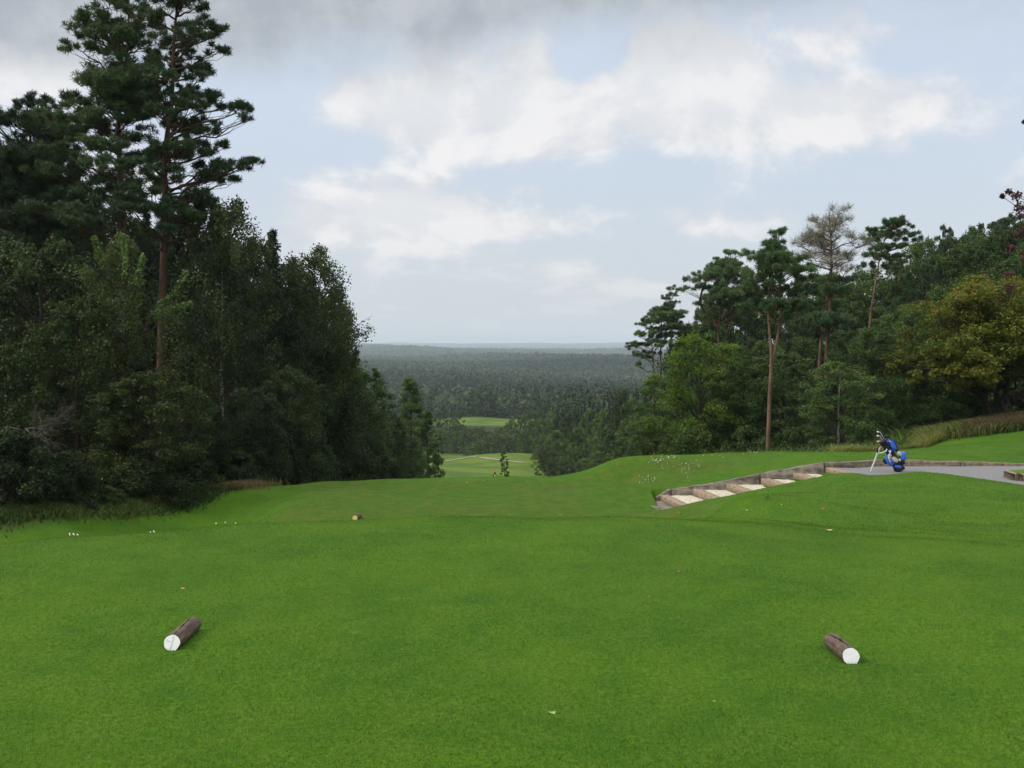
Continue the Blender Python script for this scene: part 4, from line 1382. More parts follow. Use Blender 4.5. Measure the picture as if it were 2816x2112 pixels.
GB = 'timber edging along the back of the path and steps'
def bp_(px, py, y=YB):
    return P(px, py, y)
beam([bp_(1811, 1367, 25.5), bp_(1846, 1346)], .34, .13, 'edging_beam', 'short sloping end piece of the edging at the lowest step', 'concrete', GB, 1)
beam([bp_(1847, 1346), bp_(1900, 1338), bp_(1995, 1324), bp_(2088, 1304)], .46, .14, 'edging_beam', 'weathered stained edging beam beside the lower steps', 'concrete', GB, 2)
beam([bp_(2092, 1303), bp_(2180, 1287), bp_(2265, 1272)], .42, .15, 'edging_beam', 'weathered stained edging beam beside the upper steps', 'concrete', GB, 3)
beam([bp_(2268, 1272), bp_(2348, 1270)], .36, .15, 'edging_beam', 'edging beam behind the topmost step', 'concrete', GB, 4)
beam([bp_(2350, 1270), bp_(2410, 1265, 25.95), bp_(2478, 1266, 26.02)], .30, .14, 'edging_beam', 'edging beam just behind the golf bag', 'sleeper', GB, 5)
beam([bp_(2481, 1266, 26.02), bp_(2640, 1269, 26.02)], .30, .14, 'edging_beam', 'long straight edging beam right of the golf bag', 'sleeper', GB, 6)
beam([bp_(2643, 1269, 26.02), bp_(2812, 1275, 26.02), bp_(3000, 1279, 26.02)], .30, .14, 'edging_beam', 'edging beam running out of the photo at the right', 'sleeper', GB, 7)

# planter of sleepers at the right edge of the path
pl = empty('raised_bed', (11.86, 23.2, ZP))
tag(pl, 'low raised bed of wooden sleepers filled with turf at the right end of the path', 'planter')
for q in range(7):
    b = MB(); w_ = .3
    b.box((.07 + w_ / 2 + q * (w_ + .006), 0, .08 + rs.normal(0, .004)), (w_, .13, .17), bev=.012)
    b.build('sleeper', M['sleeper_light' if q % 2 == 0 else 'sleeper'], pl)
b = MB(); b.box((.02, .36, .08), (.13, .58, .18), bev=.012); b.build('sleeper', M['sleeper_light'], pl)
b = MB()
nx, ny = 20, 10
gx_, gy_ = np.meshgrid(np.linspace(.06, 2.3, nx), np.linspace(.06, .62, ny))
i, j = np.meshgrid(np.arange(ny - 1), np.arange(nx - 1), indexing='ij')
b.add(np.stack([gx_, gy_, .16 + .02 * np.sin(gx_ * 5) + .03 * gy_], -1).reshape(-1, 3), np.stack([i * nx + j, i * nx + j + 1, (i + 1) * nx + j + 1, (i + 1) * nx + j], -1).reshape(-1, 4))
b.build('turf', M['blade'], pl, smooth=True)

# ------------------------------------------------------------------ tee markers
M['log'] = m_simple('log_bark', (.060, .042, .032), (.155, .108, .080), 14, .9, .6, stretch=(3, .7, 3), detail=8)
M['crack'] = m_simple('log_crack', (.008, .006, .005), (.02, .015, .012), 20, .95)
M['white_paint'] = m_simple('white_paint', (.80, .80, .78), (.88, .88, .87), 30, .55, .15)
M['yellow_paint'] = m_simple('yellow_paint', (.50, .36, .09), (.66, .52, .20), 30, .6, .1)
M['paint_crack'] = m_simple('paint_crack', (.30, .29, .28), (.45, .44, .42), 30, .7)
M['red_paint'] = m_simple('red_paint', (.42, .055, .02), (.55, .09, .035), 30, .6)


def tee_log(p0, p1, r, endmat, label, group, seed, cracks=(), tilt=.25, face_cracks=()):
    """p0 near end, p1 far end (axis points)"""
    rg = np.random.default_rng(seed)
    p0 = np.array(p0, float); p1 = np.array(p1, float)
    ax = unit(p1 - p0); L = np.linalg.norm(p1 - p0)
    sd = unit(np.cross(ax, [0, 0, 1])); up = np.cross(sd, ax)
    ns = 40
    a = np.linspace(0, 2 * np.pi, ns, endpoint=False)
    prof = 1 + .025 * np.sin(a * 2 + seed) + .018 * np.sin(a * 5 + 1) + rg.normal(0, .006, ns)
    b = MB(); nl = 16
    VV = []
    for q in range(nl):
        t = q / (nl - 1)
        rr_ = r * prof * (1 + rg.normal(0, .004) + .01 * np.sin(t * 7 + a * 3))
        if q in (nl - 1,):
            rr_ = rr_ * .965
        off = (np.sin(a) * r * math.tan(tilt)) * (1 - t) ** 3      # the near end is cut aslant, facing a little upwards
        VV.append(ax[None] * (t * L + off)[:, None] + (np.cos(a) * rr_)[:, None] * sd + (np.sin(a) * rr_)[:, None] * up)
    VV = np.array(VV)
    i, j = np.meshgrid(np.arange(nl - 1), np.arange(ns), indexing='ij')
    b.add(VV.reshape(-1, 3), np.stack([i * ns + j, i * ns + (j + 1) % ns, (i + 1) * ns + (j + 1) % ns, (i + 1) * ns + j], -1).reshape(-1, 4))
    c = ax * L
    b.add(np.vstack([VV[-1], c[None]]), [[q, (q + 1) % ns, ns] for q in range(ns)])
    c0 = VV[0].mean(0)
    o = b.build('tee_marker', M['log'], smooth=True, loc=p0)
    tag(o, label, 'tee marker', group)
    # painted cut face, set just proud of the wood, bark rim left showing
    f = MB()
    ring = c0 + (VV[0] - c0) * (.93 + rg.normal(0, .008, ns))[:, None] - ax * .002
    f.add(np.vstack([VV[0] - ax * .0003, c0[None]]), [[(q + 1) % ns, q, ns] for q in range(ns)], 0)
    rim = np.vstack([ring, (c0 - ax * .003)[None]])
    f.add(rim, [[(q + 1) % ns, q, ns] for q in range(ns)], 1)
    f.build('painted_end', [M['log'], M[endmat]], o)
    if face_cracks:
        g = MB()
        for pts in face_cracks:
            q = np.array([c0 + sd * u * r + up * v * r + ax * (v * r * math.tan(tilt)) - ax * .0045 for u, v in pts])
            g.tube(q, np.full(len(q), r * .018), 4)
        g.build('end_crack', M['paint_crack'], o)
    if cracks:
        g = MB()
        for pts in cracks:   # (along, angle, width)
            q = np.array([ax * s_ * L + (math.cos(an) * sd + math.sin(an) * up) * r * 1.003 for s_, an, w_ in pts])
            g.tube(q, np.array([w_ for _, _, w_ in pts]) * r, 5)
        g.build('bark_crack', M['crack'], o)
    return o


GM = 'painted log tee markers'
PI = math.pi
r_l = .047
def on_lawn(px, py, z):
    r_ = ray(px, py)
    return np.array([0, 0, EYE]) + r_ * ((z - EYE) / r_[2])
a0, a1 = on_lawn(473, 1768, r_l), on_lawn(532, 1716, r_l)
tee_log(a0, a1, r_l, 'white_paint', 'cut log with a cracked white painted end lying on the left of the lawn', GM, 1,
        cracks=[[(.03, PI * .42, .02), (.1, PI * .45, .05), (.16, PI * .40, .02)], [(.24, PI * .43, .01), (.36, PI * .46, .05), (.5, PI * .49, .10), (.62, PI * .50, .04), (.7, PI * .51, .07), (.84, PI * .54, .05), (.95, PI * .53, .01)]],
        face_cracks=[[(.12, .88), (.1, .4), (.02, 0), (-.1, -.4), (-.28, -.85)], [(-.62, .42), (-.4, .2), (-.12, .1)]])
a0, a1 = on_lawn(2340, 1805, r_l), on_lawn(2287, 1761, r_l)
tee_log(a0, a1, r_l, 'white_paint', 'cut log with a clean white painted end lying on the right of the lawn', GM, 2,
        cracks=[[(.12, PI * .5, .01), (.25, PI * .53, .04), (.4, PI * .55, .08), (.46, PI * .54, .17), (.5, PI * .55, .16), (.53, PI * .57, .05), (.75, PI * .62, .06), (.92, PI * .66, .02)]])
yc = P(976, 1421, 22.2)
gy0 = gz(yc[0], 22.2)
tee_log((yc[0], 22.2, gy0 + .055), (yc[0] + .05, 22.54, gy0 + .055), .06, 'yellow_paint', 'log with a yellow painted end on the lower tee', GM, 3)
# small red marker beyond the lower tee
rp = P(1360, 1301, 60)
rz0 = gz(rp[0], 60)
top_ = rp[2]
ro = empty('tee_marker', (rp[0], 60, rz0))
tag(ro, 'tiny orange red marker on a stake just past the rim of the lower tee', 'tee marker')
b = MB(); b.tube([(0, 0, 0), (0.01, 0, top_ - rz0 - .12)], [.035, .035], 8); b.build('stake', M['white_paint'], ro)
b = MB(); b.tube([(-.16, 0, 0), (-.05, .02, top_ - rz0 - .10)], [.03, .03], 8); b.build('brace', M['tarp'], ro)
b = MB(); b.box((.02, 0, top_ - rz0), (.15, .1, .15), bev=.03); b.build('plate', M['red_paint'], ro)

# ------------------------------------------------------------------ golf bag
M['bag_blue'] = m_simple('bag_blue', (.035, .12, .50), (.060, .17, .62), 12, .55)
M['bag_navy'] = m_simple('bag_navy', (.010, .02, .16), (.02, .04, .26), 12, .6)
M['bag_black'] = m_simple('bag_black', (.010, .010, .013), (.022, .022, .026), 12, .6)
M['bag_beige'] = m_simple('bag_beige', (.38, .37, .30), (.50, .48, .41), 12, .7)
M['strap_white'] = m_simple('strap_white', (.50, .52, .55), (.66, .68, .70), 12, .7)
M['steel'] = m_simple('club_steel', (.55, .54, .50), (.72, .70, .64), 8, .35, metal=.7)
M['alu'] = m_simple('stand_leg_metal', (.58, .60, .57), (.72, .73, .70), 8, .45, metal=.2)
M['towel'] = m_simple('green_cloth', (.004, .03, .03), (.008, .06, .05), 12, .8)

DB = 24.9
def Q(cx, cy, dy=0.0):
    """golf-bag crop coordinates -> point relative to the bag's foot"""
    return P(2350 + cx / 9.76, 1150 + cy / 9.76, DB + dy) - BAG0
BAG0 = P(2472, 1294, DB)
BAG0[2] = ZP + .006
zshift = P(2472, 1294, DB)[2] - BAG0[2]
bag = empty('golf_bag', BAG0)
tag(bag, 'blue black and beige stand bag leaning on its legs on the gravel path', 'golf bag')
base_c = Q(1195, 1370); top_c = Q(790, 600)
base_c[2] = max(base_c[2], .06)
axv = unit(top_c - base_c)
e1 = unit(np.cross([0, 1, 0], axv)) * 1.0      # to the right in the picture
e1 = -e1 if e1[0] < 0 else e1
e2 = np.cross(axv, e1)
e2 = -e2 if e2[1] > 0 else e2                  # towards the viewer
RM = np.stack([e1, e2, axv], 1)
LB_ = np.linalg.norm(top_c - base_c)


def loft(mb, secs, mat=0, ns=24, e=.85):
    """secs: (t along bag, offset right, offset front, half width, half depth)"""
    a = np.linspace(0, 2 * np.pi, ns, endpoint=False)
    f = lambda w: np.sign(w) * np.abs(w) ** e
    VV = []
    for t, ox, oy, hw, hd in secs:
        c = base_c + axv * t * LB_ + e1 * ox + e2 * oy
        VV.append(c + np.outer(f(np.cos(a)) * hw, e1) + np.outer(f(np.sin(a)) * hd, e2))
    VV = np.array(VV); n = len(secs)
    i, j = np.meshgrid(np.arange(n - 1), np.arange(ns), indexing='ij')
    mb.add(VV.reshape(-1, 3), np.stack([i * ns + j, i * ns + (j + 1) % ns, (i + 1) * ns + (j + 1) % ns, (i + 1) * ns + j], -1).reshape(-1, 4), mat)
    for q in (0, n - 1):
        mb.add(np.vstack([VV[q], VV[q].mean(0)[None]]), [[w, (w + 1) % ns, ns] for w in range(ns)], mat)


b = MB()
loft(b, [(.06, 0, 0, .112, .10), (.2, 0, 0, .108, .10), (.42, 0, 0, .10, .095), (.60, 0, 0, .095, .09), (.8, 0, 0, .10, .095), (.93, 0, 0, .112, .105)])
b.build('bag_body', M['bag_black'], bag, smooth=True)
b = MB()
loft(b, [(-.06, .012, 0, .09, .08), (-.05, .012, 0, .125, .11), (.0, .01, 0, .132, .118), (.05, .005, 0, .128, .115), (.08, 0, 0, .116, .105)])
b.build('bag_base', M['bag_black'], bag, smooth=True)
b = MB()
loft(b, [(.90, 0, 0, .105, .10), (.92, 0, 0, .122, .115), (1.0, -.005, 0, .126, .118), (1.04, -.01, 0, .12, .112), (1.045, -.01, 0, .10, .09)])
b.build('bag_rim', M['bag_black'], bag, smooth=True)


def pocket(name, c, half, mat, e=.55, rotz=0.0, par=None, seed=0):
    """rounded pocket, c in crop coordinates with a forward offset"""
    ca, sa = math.cos(rotz), math.sin(rotz)
    r2 = RM @ np.array([[ca, 0, sa], [0, 1, 0], [-sa, 0, ca]])
    m_ = MB()
    m_.ellipsoid(Q(c[0], c[1], 0) + np.array([0, -c[2], 0]), half, r2, e, 24, 14)
    return m_.build(name, M[mat], par or bag, smooth=True)


pocket('upper_panel', (1000, 730, .055), (.060, .055, .125), 'bag_blue', .7, -.08)
pocket('upper_trim', (1048, 700, .035), (.050, .050, .135), 'bag_navy', .7, -.10)
pocket('rim_patch', (850, 610, .07), (.065, .05, .040), 'bag_blue', .7)
pocket('side_pocket', (1275, 1010, .03), (.082, .085, .115), 'bag_blue', .6, .38)
pocket('side_pocket_trim', (1170, 950, .075), (.052, .040, .070), 'bag_beige', .6, -.35)
pocket('lower_side_panel', (1265, 1170, .02), (.062, .075, .075), 'bag_black', .7, .38)
pocket('front_pocket', (905, 1120, .075), (.085, .050, .150), 'bag_blue', .6, -.10)
pocket('front_pocket_trim', (895, 1015, .110), (.062, .030, .045), 'bag_beige', .6, -.8)
pocket('middle_pocket', (1075, 1110, .085), (.085, .055, .125), 'bag_black', .7, -.15)
pocket('mesh_panel', (1035, 1100, .125), (.058, .028, .092), 'bag_beige', .8, -.45)
pocket('mesh_panel', (1155, 1110, .115), (.036, .028, .042), 'bag_beige', .8, -.3)
pocket('waist_band', (960, 860, .06), (.115, .065, .030), 'bag_navy', .6, .30)
pocket('badge', (900, 875, .125), (.030, .012, .022), 'strap_white', .7)
pocket('bottom_pocket', (1130, 1290, .075), (.085, .045, .040), 'bag_blue', .6, 1.0 - .3)
pocket('carry_handle', (1130, 865, .02), (.040, .035, .030), 'bag_black', .8)
pocket('cloth', (815, 1160, .0), (.045, .03, .075), 'towel', .8, -.1)
pocket('rivet', (895, 610, .125), (.018, .01, .014), 'strap_white', .9)
b = MB()
q = [Q(975, 905, -.15), Q(935, 960, -.16), Q(920, 1040, -.165), Q(935, 1120, -.165), Q(965, 1185, -.16)]
b.tube(q, .010, 8); b.build('shoulder_strap', M['strap_white'], bag, smooth=True)
b = MB()
q = [Q(870, 830, -.12), Q(840, 880, -.14), Q(770, 920, -.12), Q(700, 938, -.09), Q(635, 935, -.06)]
b.tube(q, .013, 8); b.build('shoulder_strap', M['strap_white'], bag, smooth=True)
b = MB()
q = [Q(635, 775, -.05), Q(618, 830, -.06), Q(612, 890, -.06), Q(625, 930, -.06)]
b.tube(q, [.012, .02, .022, .014], 8); b.build('strap_pad', M['bag_black'], bag, smooth=True)
leg_end = Q(418, 1375, 0.0)
leg_end[2] = .012
b = MB(); b.tube([Q(672, 790, -.03), Q(600, 940, -.03), leg_end + np.array([0, -.03, 0])], .0105, 8); b.build('stand_leg', M['alu'], bag, smooth=True)
b = MB(); b.tube([Q(705, 760, .12), leg_end + np.array([.20, .42, 0])], .0105, 8); b.build('stand_leg', M['alu'], bag, smooth=True)
b = MB(); b.tube([Q(640, 745, -.02), Q(735, 745, .10), Q(800, 660, 0)], .010, 8); b.build('leg_hinge', M['bag_black'], bag, smooth=True)


def club(name, shaft0, shaft1, head_fn, label, cat='golf club', mat='steel'):
    o = empty(name, BAG0 + shaft0)
    tag(o, label, cat, 'golf clubs in the blue bag')
    b = MB(); b.tube([np.zeros(3), shaft1 - shaft0], [.0065, .0075], 8)
    b.build('shaft', M[mat], o, smooth=True)
    b = MB(); head_fn(b, shaft1 - shaft0)
    b.build('club_head', M[mat], o, smooth=False)
    return o


def iron_head(dx, dz, ln=.075, wd=.035):
    def f(b, p):
        d = unit(np.array([dx, 0, dz]))
        n = unit(np.cross(d, [0, 1, 0]))
        V = []
        for t, h in ((0, .010), (.35, .016), (.75, .024), (1.0, .020)):
            for sy in (-.009, .009):
                V += [p + d * ln * t + n * h + np.array([0, sy, 0]), p + d * ln * t - n * h * .9 + np.array([0, sy * 1.6, 0])]
        F = []
        for q in range(3):
            a = q * 4; c = a + 4
            F += [[a, a + 1, c + 1, c], [a + 2, c + 2, c + 3, a + 3], [a, c, c + 2, a + 2], [a + 1, a + 3, c + 3, c + 1]]
        F += [[0, 2, 3, 1], [12, 13, 15, 14]]
        b.add(np.array(V), F)
        b.tube([p - d * .01 - np.array([0, 0, .03]), p + d * .008], [.008, .011], 8)
    return f


club('golf_club', Q(840, 640), Q(690, 375), iron_head(-1, .05, .085), 'putter like club with a flat pale head, highest of the clubs')
club('golf_club', Q(770, 640, -.02), Q(690, 485, -.02), iron_head(-1, .12, .085), 'iron with a curved pale head just below the highest club')
club('golf_club', Q(760, 700, -.05), Q(690, 612, -.05), iron_head(-1, -.28, .085), 'iron with its head low beside the bag rim')
club('golf_club', Q(840, 640, .06), Q(745, 425, .06), iron_head(-.6, .6, .05), 'dark club standing behind the highest club', mat='bag_navy')
o = empty('club_headcover', BAG0 + Q(850, 620))
tag(o, 'black padded headcover poking out of the bag right of the clubs', 'headcover')
b = MB(); b.tube([np.zeros(3), Q(880, 520) - Q(850, 620)], .012, 8); b.build('shaft', M['bag_black'], o)
b = MB(); b.ellipsoid(Q(870, 495) - Q(850, 620), (.055, .05, .042), None, .8); b.build('cover', M['bag_black'], o, smooth=True)

# ------------------------------------------------------------------ fallen leaves, flowers, tall grass
def ground_pt(px, py, dmin=2.0, dmax=60):
    """first hit of the view ray with the ground"""
    ds = np.concatenate([np.arange(dmin, 40, .03), np.arange(40, dmax, .1)])
    r_ = ray(px, py)
    pts = np.array([0, 0, EYE]) + r_[None] / r_[1] * ds[:, None]
    g = ground(pts[:, 0], pts[:, 1])
    hit = np.where(pts[:, 2] <= g)[0]
    q = hit[0] if len(hit) else -1
    return np.array([pts[q, 0], pts[q, 1], g[q]])


M['leaf_tan'] = m_simple('fallen_leaf', (.48, .30, .16), (.66, .45, .28), 30, .7)
M['leaf_yellow'] = m_simple('fallen_leaf_yellow', (.50, .42, .03), (.62, .52, .06), 30, .7)
M['leaf_brown'] = m_simple('fallen_leaf_brown', (.13, .07, .03), (.26, .14, .06), 30, .8)
M['leaf_green'] = m_simple('clover_leaf', (.16, .26, .06), (.26, .36, .12), 30, .8)


def fallen_leaf(px, py, L, label, mat, seed, wid=.5):
    rg = np.random.default_rng(seed)
    p = ground_pt(px, py)
    n = 12
    t = np.linspace(0, 1, n)
    w = np.sin(np.pi * t) ** .8 * L * wid * .5 * (1 + .25 * np.sin(t * 17 + seed))
    z = .012 + .25 * L * (t - .5) ** 2 * 2 + .02
    V = np.concatenate([np.stack([(t - .5) * L, w * s_, z + abs(s_) * L * .12], 1) for s_ in (-1, 0, 1)] + [np.stack([(t - .5) * L, w * s_, z + abs(s_) * L * .12 - .0015], 1) for s_ in (-1, 0, 1)])
    F = []
    for q in range(n - 1):
        F += [[q, q + 1, n + q + 1, n + q], [n + q, n + q + 1, 2 * n + q + 1, 2 * n + q]]
        F += [[3 * n + q, 4 * n + q, 4 * n + q + 1, 3 * n + q + 1], [4 * n + q, 5 * n + q, 5 * n + q + 1, 4 * n + q + 1]]
    b = MB(); b.add(V, F)
    o = b.build('fallen_leaf', M[mat], loc=p, smooth=True)
    o.rotation_euler = (rg.normal(0, .12), rg.normal(0, .12), rg.normal(0, .5))
    return tag(o, label, 'leaf', 'fallen leaves on the grass')


fallen_leaf(2276, 1470, .085, 'curled peach coloured dry leaf on the right part of the lawn', 'leaf_tan', 1)
fallen_leaf(1541, 1420, .075, 'bright yellow leaf lying on the far rim of the front tee', 'leaf_yellow', 2, .4)
fallen_leaf(1868, 1584, .035, 'small brown leaf right of the middle of the lawn', 'leaf_brown', 3)
fallen_leaf(1104, 1808, .03, 'small brown leaf left of the middle of the lawn', 'leaf_brown', 4)
fallen_leaf(2657, 1587, .035, 'small reddish brown leaf near the right edge of the lawn', 'leaf_brown', 5)
fallen_leaf(1785, 1655, .03, 'tiny dark leaf crumb on the lawn between the two white logs', 'leaf_brown', 6)
fallen_leaf(503, 1634, .035, 'pale little leaf on the lawn behind the left white log', 'leaf_tan', 7)
fallen_leaf(2110, 1376, .10, 'orange brown leaf on the near slope of the steps mound', 'leaf_tan', 8)
fallen_leaf(1869, 1416, .08, 'pale leaf at the foot of the steps', 'leaf_tan', 9)
fallen_leaf(2391, 1274, .12, 'orange leaf lying on the gravel left of the golf bag legs', 'leaf_tan', 10)
fallen_leaf(1514, 1985, .045, 'pale green weed leaf in the lawn near the bottom of the photo', 'leaf_green', 11, .8)
fallen_leaf(1960, 1951, .02, 'tiny pale green leaf in the lawn right of the weed leaf', 'leaf_green', 12, .8)
fallen_leaf(2262, 1406, .08, 'brown leaf on the right end of the mound slope', 'leaf_brown', 13)

M['daisy'] = m_simple('daisy_white', (.68, .68, .66), (.80, .80, .78), 30, .7)
db = MB()
rg = np.random.default_rng(21)


def daisy(px, py, s=.022):
    p = ground_pt(px, py)
    a = np.linspace(0, 2 * np.pi, 9)[:-1] + rg.random() * 3
    rr_ = s * (.6 + .3 * rg.random(8))
    tilt = rg.normal(0, .3, 2)
    V = np.stack([np.cos(a) * rr_, np.sin(a) * rr_, .045 + np.cos(a) * rr_ * tilt[0] + np.sin(a) * rr_ * tilt[1]], 1) + p
    V = np.vstack([V, p + [0, 0, .055], p + [0, 0, .038]])
    db.add(V, [[q, (q + 1) % 8, 8] for q in range(8)] + [[(q + 1) % 8, q, 9] for q in range(8)])
for (cx, cy, sx_, sy_, n_) in [(1805, 1271, 22, 6, 22), (1845, 1261, 20, 4, 14), (1775, 1321, 22, 8, 14), (1885, 1290, 22, 14, 14), (1765, 1328, 12, 4, 6), (1860, 1280, 50, 20, 12), (1960, 1256, 90, 5, 7), (2080, 1248, 16, 1.5, 6),
                             (205, 1484, 22, 3, 7), (420, 1478, 160, 5, 3), (640, 1455, 60, 3, 4), (2060, 1400, 80, 20, 3), (1400, 1330, 150, 8, 2)]:
    for _ in range(n_):
        qx, qy = cx + rg.normal(0, sx_ * .6), cy + rg.normal(0, sy_ * .6)
        dd = .018 if qy < 1345 else .009
        daisy(min(max(qx, 5), 2811), qy, dd)
tag(db.build('daisies', M['daisy']), 'scattered small white daisies dotting the grass', 'flowers', kind='stuff')


def tall_grass(name, label, poly_fn, n, h, wd, mat, seed, cat='grass', bend=.5):
    rg = np.random.default_rng(seed)
    x, y = poly_fn(rg, n)
    z = ground(x, y)
    n = len(x)
    hh = h * (.5 + .9 * rg.random(n))
    a = rg.random(n) * 6.283
    dx = np.stack([np.cos(a), np.sin(a), np.zeros(n)], 1) * (wd * (.6 + .8 * rg.random(n)))[:, None]
    be = rg.standard_normal((n, 3)) * bend * hh[:, None]; be[:, 2] = 0
    p = np.stack([x, y, z - .01], 1)
    mid = p + be * .3 + np.array([0, 0, 1]) * (hh * .6)[:, None]
    tip = p + be + np.array([0, 0, 1]) * (hh * .95)[:, None]
    V = np.stack([p - dx * .5, p + dx * .5, mid + dx * .45, mid - dx * .45, tip], 1).reshape(-1, 3)
    k = np.arange(n) * 5
    mb = MB()
    tt = np.repeat(np.clip(rg.normal(.5, .2, n) + .25 * np.sin(x * .9 + y * .7), 0, 1), 5)
    mb.add(V, np.stack([k, k + 1, k + 2, k + 3], 1), 0, tt)
    mb.add(V, np.stack([k + 3, k + 2, k + 4], 1), 0, tt)
    o = mb.build(name, M[mat])
    return tag(o, label, cat, kind='stuff')


def bank_fn(rg, n):
    y = rg.uniform(36.5, 52, n)
    x = rg.uniform(9, 27, n)
    lo = np.interp(y, [36.5, 39, 42, 46, 52], [17.5, 13, 12, 12.5, 14])
    k = (x > lo + rg.normal(0, .4, n)) & (x < .62 * y)
    return x[k], y[k]
tall_grass('tall_grass', 'tall yellowing grass and weeds on the bank under the autumn tree', bank_fn, 60000, .36, .022, 'dry', 31)
M['weed'] = m_leaf('weed_green', (.022, .050, .010), (.075, .125, .025), (.20, .17, .06), .15)
tall_grass('weeds', 'green weeds mixed into the tall grass of the right bank', bank_fn, 80000, .38, .035, 'weed', 32, 'weeds')
def brack_fn(rg, n):
    px = rg.uniform(2640, 3000, n); d = rg.uniform(36.8, 40, n)
    k = rg.random(n) < np.clip((px - 2640) / 120, 0, 1)
    return ((px - 1408) / FPX * d)[k], d[k]
tall_grass('bracken', 'reddish brown dead bracken along the foot of the right bank', brack_fn, 26000, .38, .03, 'bracken', 33, 'bracken')
def br2(rg, n):
    px = rg.normal(620, 60, n); d = rg.uniform(27.2, 29.5, n)
    return (px - 1408) / FPX * d, d
tall_grass('bracken', 'tan dead grass and bracken at the edge of the left wood', br2, 2200, .24, .012, 'bracken', 34, 'bracken')
def br3(rg, n):
    px = rg.uniform(-60, 760, n)
    d = np.interp(px, [-60, 0, 150, 300, 550, 760], [20.9, 21.3, 22.8, 24.0, 26.6, 29.6]) + rg.normal(.3, .4, n)
    return (px - 1408) / FPX * d, d
tall_grass('undergrowth', 'dark weedy fringe along the foot of the left wood', br3, 26000, .15, .025, 'weed', 35, 'weeds')
def br4(rg, n):
    px = rg.uniform(1600, 2500, n); d = rg.uniform(36, 44, n)
    return (px - 1408) / FPX * d, d
tall_grass('undergrowth', 'dark weeds behind the crest of the right hand mound', br4, 40000, .6, .05, 'weed', 36, 'weeds')
def br5(rg, n):
    px = rg.uniform(2290, 2720, n); d = np.interp(px, [2290, 2500, 2720], [33.5, 36, 38.6]) + rg.uniform(0, 3, n)
    return (px - 1408) / FPX * d, d
tall_grass('tall_grass', 'dry tall grass behind the golf bag at the edge of the dark wood', br5, 22000, .38, .02, 'dry', 37)

M['worn'] = m_leaf('grass_blade_worn', (.034, .070, .004), (.105, .132, .014), trans=.25, rough=.7)
# short mown blades: near lawn and the rims that show against what lies behind
def blades(name, label, fn, n, h, wd, seed, mat='blade'):
    rg = np.random.default_rng(seed)
    x, y = fn(rg, n); n = len(x)
    z = ground(x, y) + 0.012 * (np.sin(x * 3.1 + y * 1.3) * np.sin(y * 2.3 - x * .7)) * (np.hypot(x, y) > 3)
    hh = h * (.5 + .8 * rg.random(n))
    a = rg.random(n) * 6.283
    dx = np.stack([np.cos(a), np.sin(a), np.zeros(n)], 1) * (wd * (.6 + .8 * rg.random(n)))[:, None]
    be = rg.standard_normal((n, 3)) * .55 * hh[:, None]; be[:, 2] = hh
    p = np.stack([x, y, z - .002], 1)
    V = np.stack([p - dx * .5, p + dx * .5, p + be], 1).reshape(-1, 3)
    mb = MB()
    pt = .42 + .16 * np.sin(x * 2.1 + np.sin(y * 1.7) * 1.4) * np.sin(y * 2.7 + np.sin(x * 1.3) * 1.2)
    tt = np.repeat(np.clip(pt + rg.normal(0, .18, n), 0, 1), 3)
    mb.add(V, np.arange(3 * n).reshape(-1, 3), 0, tt)
    return tag(mb.build(name, M[mat]), label, 'grass', kind='stuff')


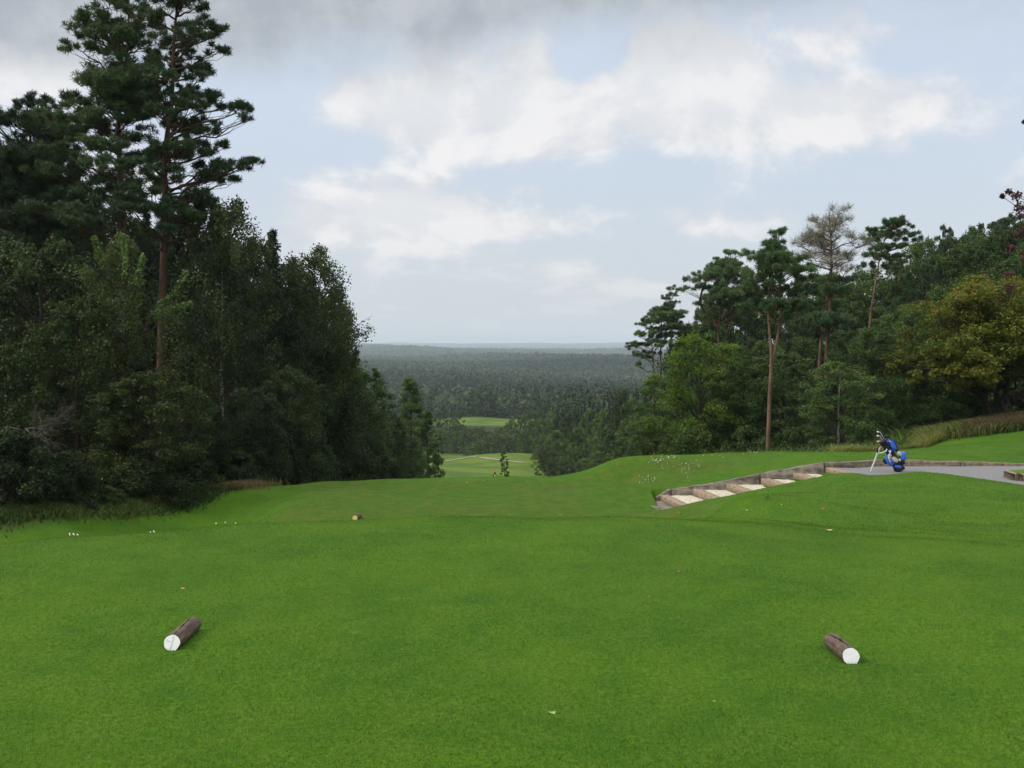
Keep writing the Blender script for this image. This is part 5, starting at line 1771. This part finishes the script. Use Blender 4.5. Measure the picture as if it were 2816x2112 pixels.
def near_fn(rg, n):
    y = 3.0 + 12.0 * rg.random(n) ** 1.3
    x = rg.uniform(-1, 1, n) * (y * .60 + 2.6)
    k = (rg.random(n) > sstep(y, 10.5, 15)) & (rg.random(n) > sstep(np.abs(x) - y * .56, .2, 2.8))
    return x[k], y[k]
blades('grass', 'short mown grass blades of the front tee', near_fn, 1050000, .0135, .0030, 41)
def worn(x, y):
    t = sstep(y, 15, 18) * (1 - sstep(y, 28.4, 29.4)) * sstep(x, -6.2, -5.2) * (1 - sstep(x, 3.0, 5))
    return np.maximum(t, np.exp(-((x - 4.5) / 2.2) ** 2 - ((y - 28.3) / 1.1) ** 2))
def far_fn(rg, n):
    y = rg.uniform(9.5, 34, n); x = rg.uniform(-1, 1, n) * (y * .56)
    yn_ = np.interp(x, PN[:, 0], PN[:, 1])
    k = ~((x > 3.35) & (y > yn_ - .02) & (y < np.interp(x, [8.3, 9.3], [25.85, 26.18]))) & ~((x < np.interp(y, [18, 20.5, 24, 27, 32], [-11.0, -9.9, -9.4, -8.4, -8.2])))
    k &= rg.random(n) > worn(x, y)
    k &= rg.random(n) < sstep(y, 9.5, 14.5)
    return x[k], y[k]
blades('grass', 'mown grass blades of the slopes and mounds', far_fn, 420000, .020, .0075, 42)
def worn_fn(rg, n):
    y = rg.uniform(14, 31, n); x = rg.uniform(-8, 9, n)
    yn_ = np.interp(x, PN[:, 0], PN[:, 1])
    k = ~((x > 3.35) & (y > yn_ - .02) & (y < np.interp(x, [8.3, 9.3], [25.85, 26.18]))) & (rg.random(n) < worn(x, y))
    return x[k], y[k]
blades('grass', 'yellowish worn grass blades of the lower tee', worn_fn, 90000, .018, .008, 43, 'worn')

# cart track crossing behind the end of the fairway
def track(pts, w_):
    b = MB()
    c = np.array([ground_pt(x, y, 60, 330) for x, y in pts])
    t = np.linspace(0, 1, 40); tq = np.linspace(0, 1, len(c))
    c = np.stack([np.interp(t, tq, c[:, q]) for q in range(2)], 1)
    d = unit(np.gradient(c, axis=0)); nn_ = np.stack([-d[:, 1], d[:, 0]], 1)
    L = c + nn_ * w_ / 2; Rr_ = c - nn_ * w_ / 2
    V = np.concatenate([np.stack([q[:, 0], q[:, 1], ground(q[:, 0], q[:, 1]) + .12], 1) for q in (L, Rr_)])
    b.add(V, [[q, q + 1, 40 + q + 1, 40 + q] for q in range(39)])
    tag(b.build('cart_track', M['track']), kind='structure')
M['track'] = m_simple('track_gravel', (.20, .17, .12), (.32, .28, .22), .5, .95)
track([(1195, 1273), (1250, 1265), (1291, 1258), (1310, 1256)], 1.4)
track([(1318, 1259), (1360, 1264), (1410, 1270), (1440, 1273)], 1.1)
# ------------------------------------------------------------------ haze
hz = MB()
hz.box((0, 0, -40), (26600, 26600, 180))
HZ, hb, ho = mat_new('haze_air')
vol = hb.new('ShaderNodeVolumePrincipled')
vol.inputs['Color'].default_value = (.80, .90, 1.0, 1)
vol.inputs['Density'].default_value = 0.00013
vol.inputs['Anisotropy'].default_value = 0.2
hb.link(vol.outputs[0], ho.inputs['Volume'])
hzo = hz.build('haze', HZ)
tag(hzo, 'pale blue haze lying over the distant wooded plain', 'haze', kind='stuff')
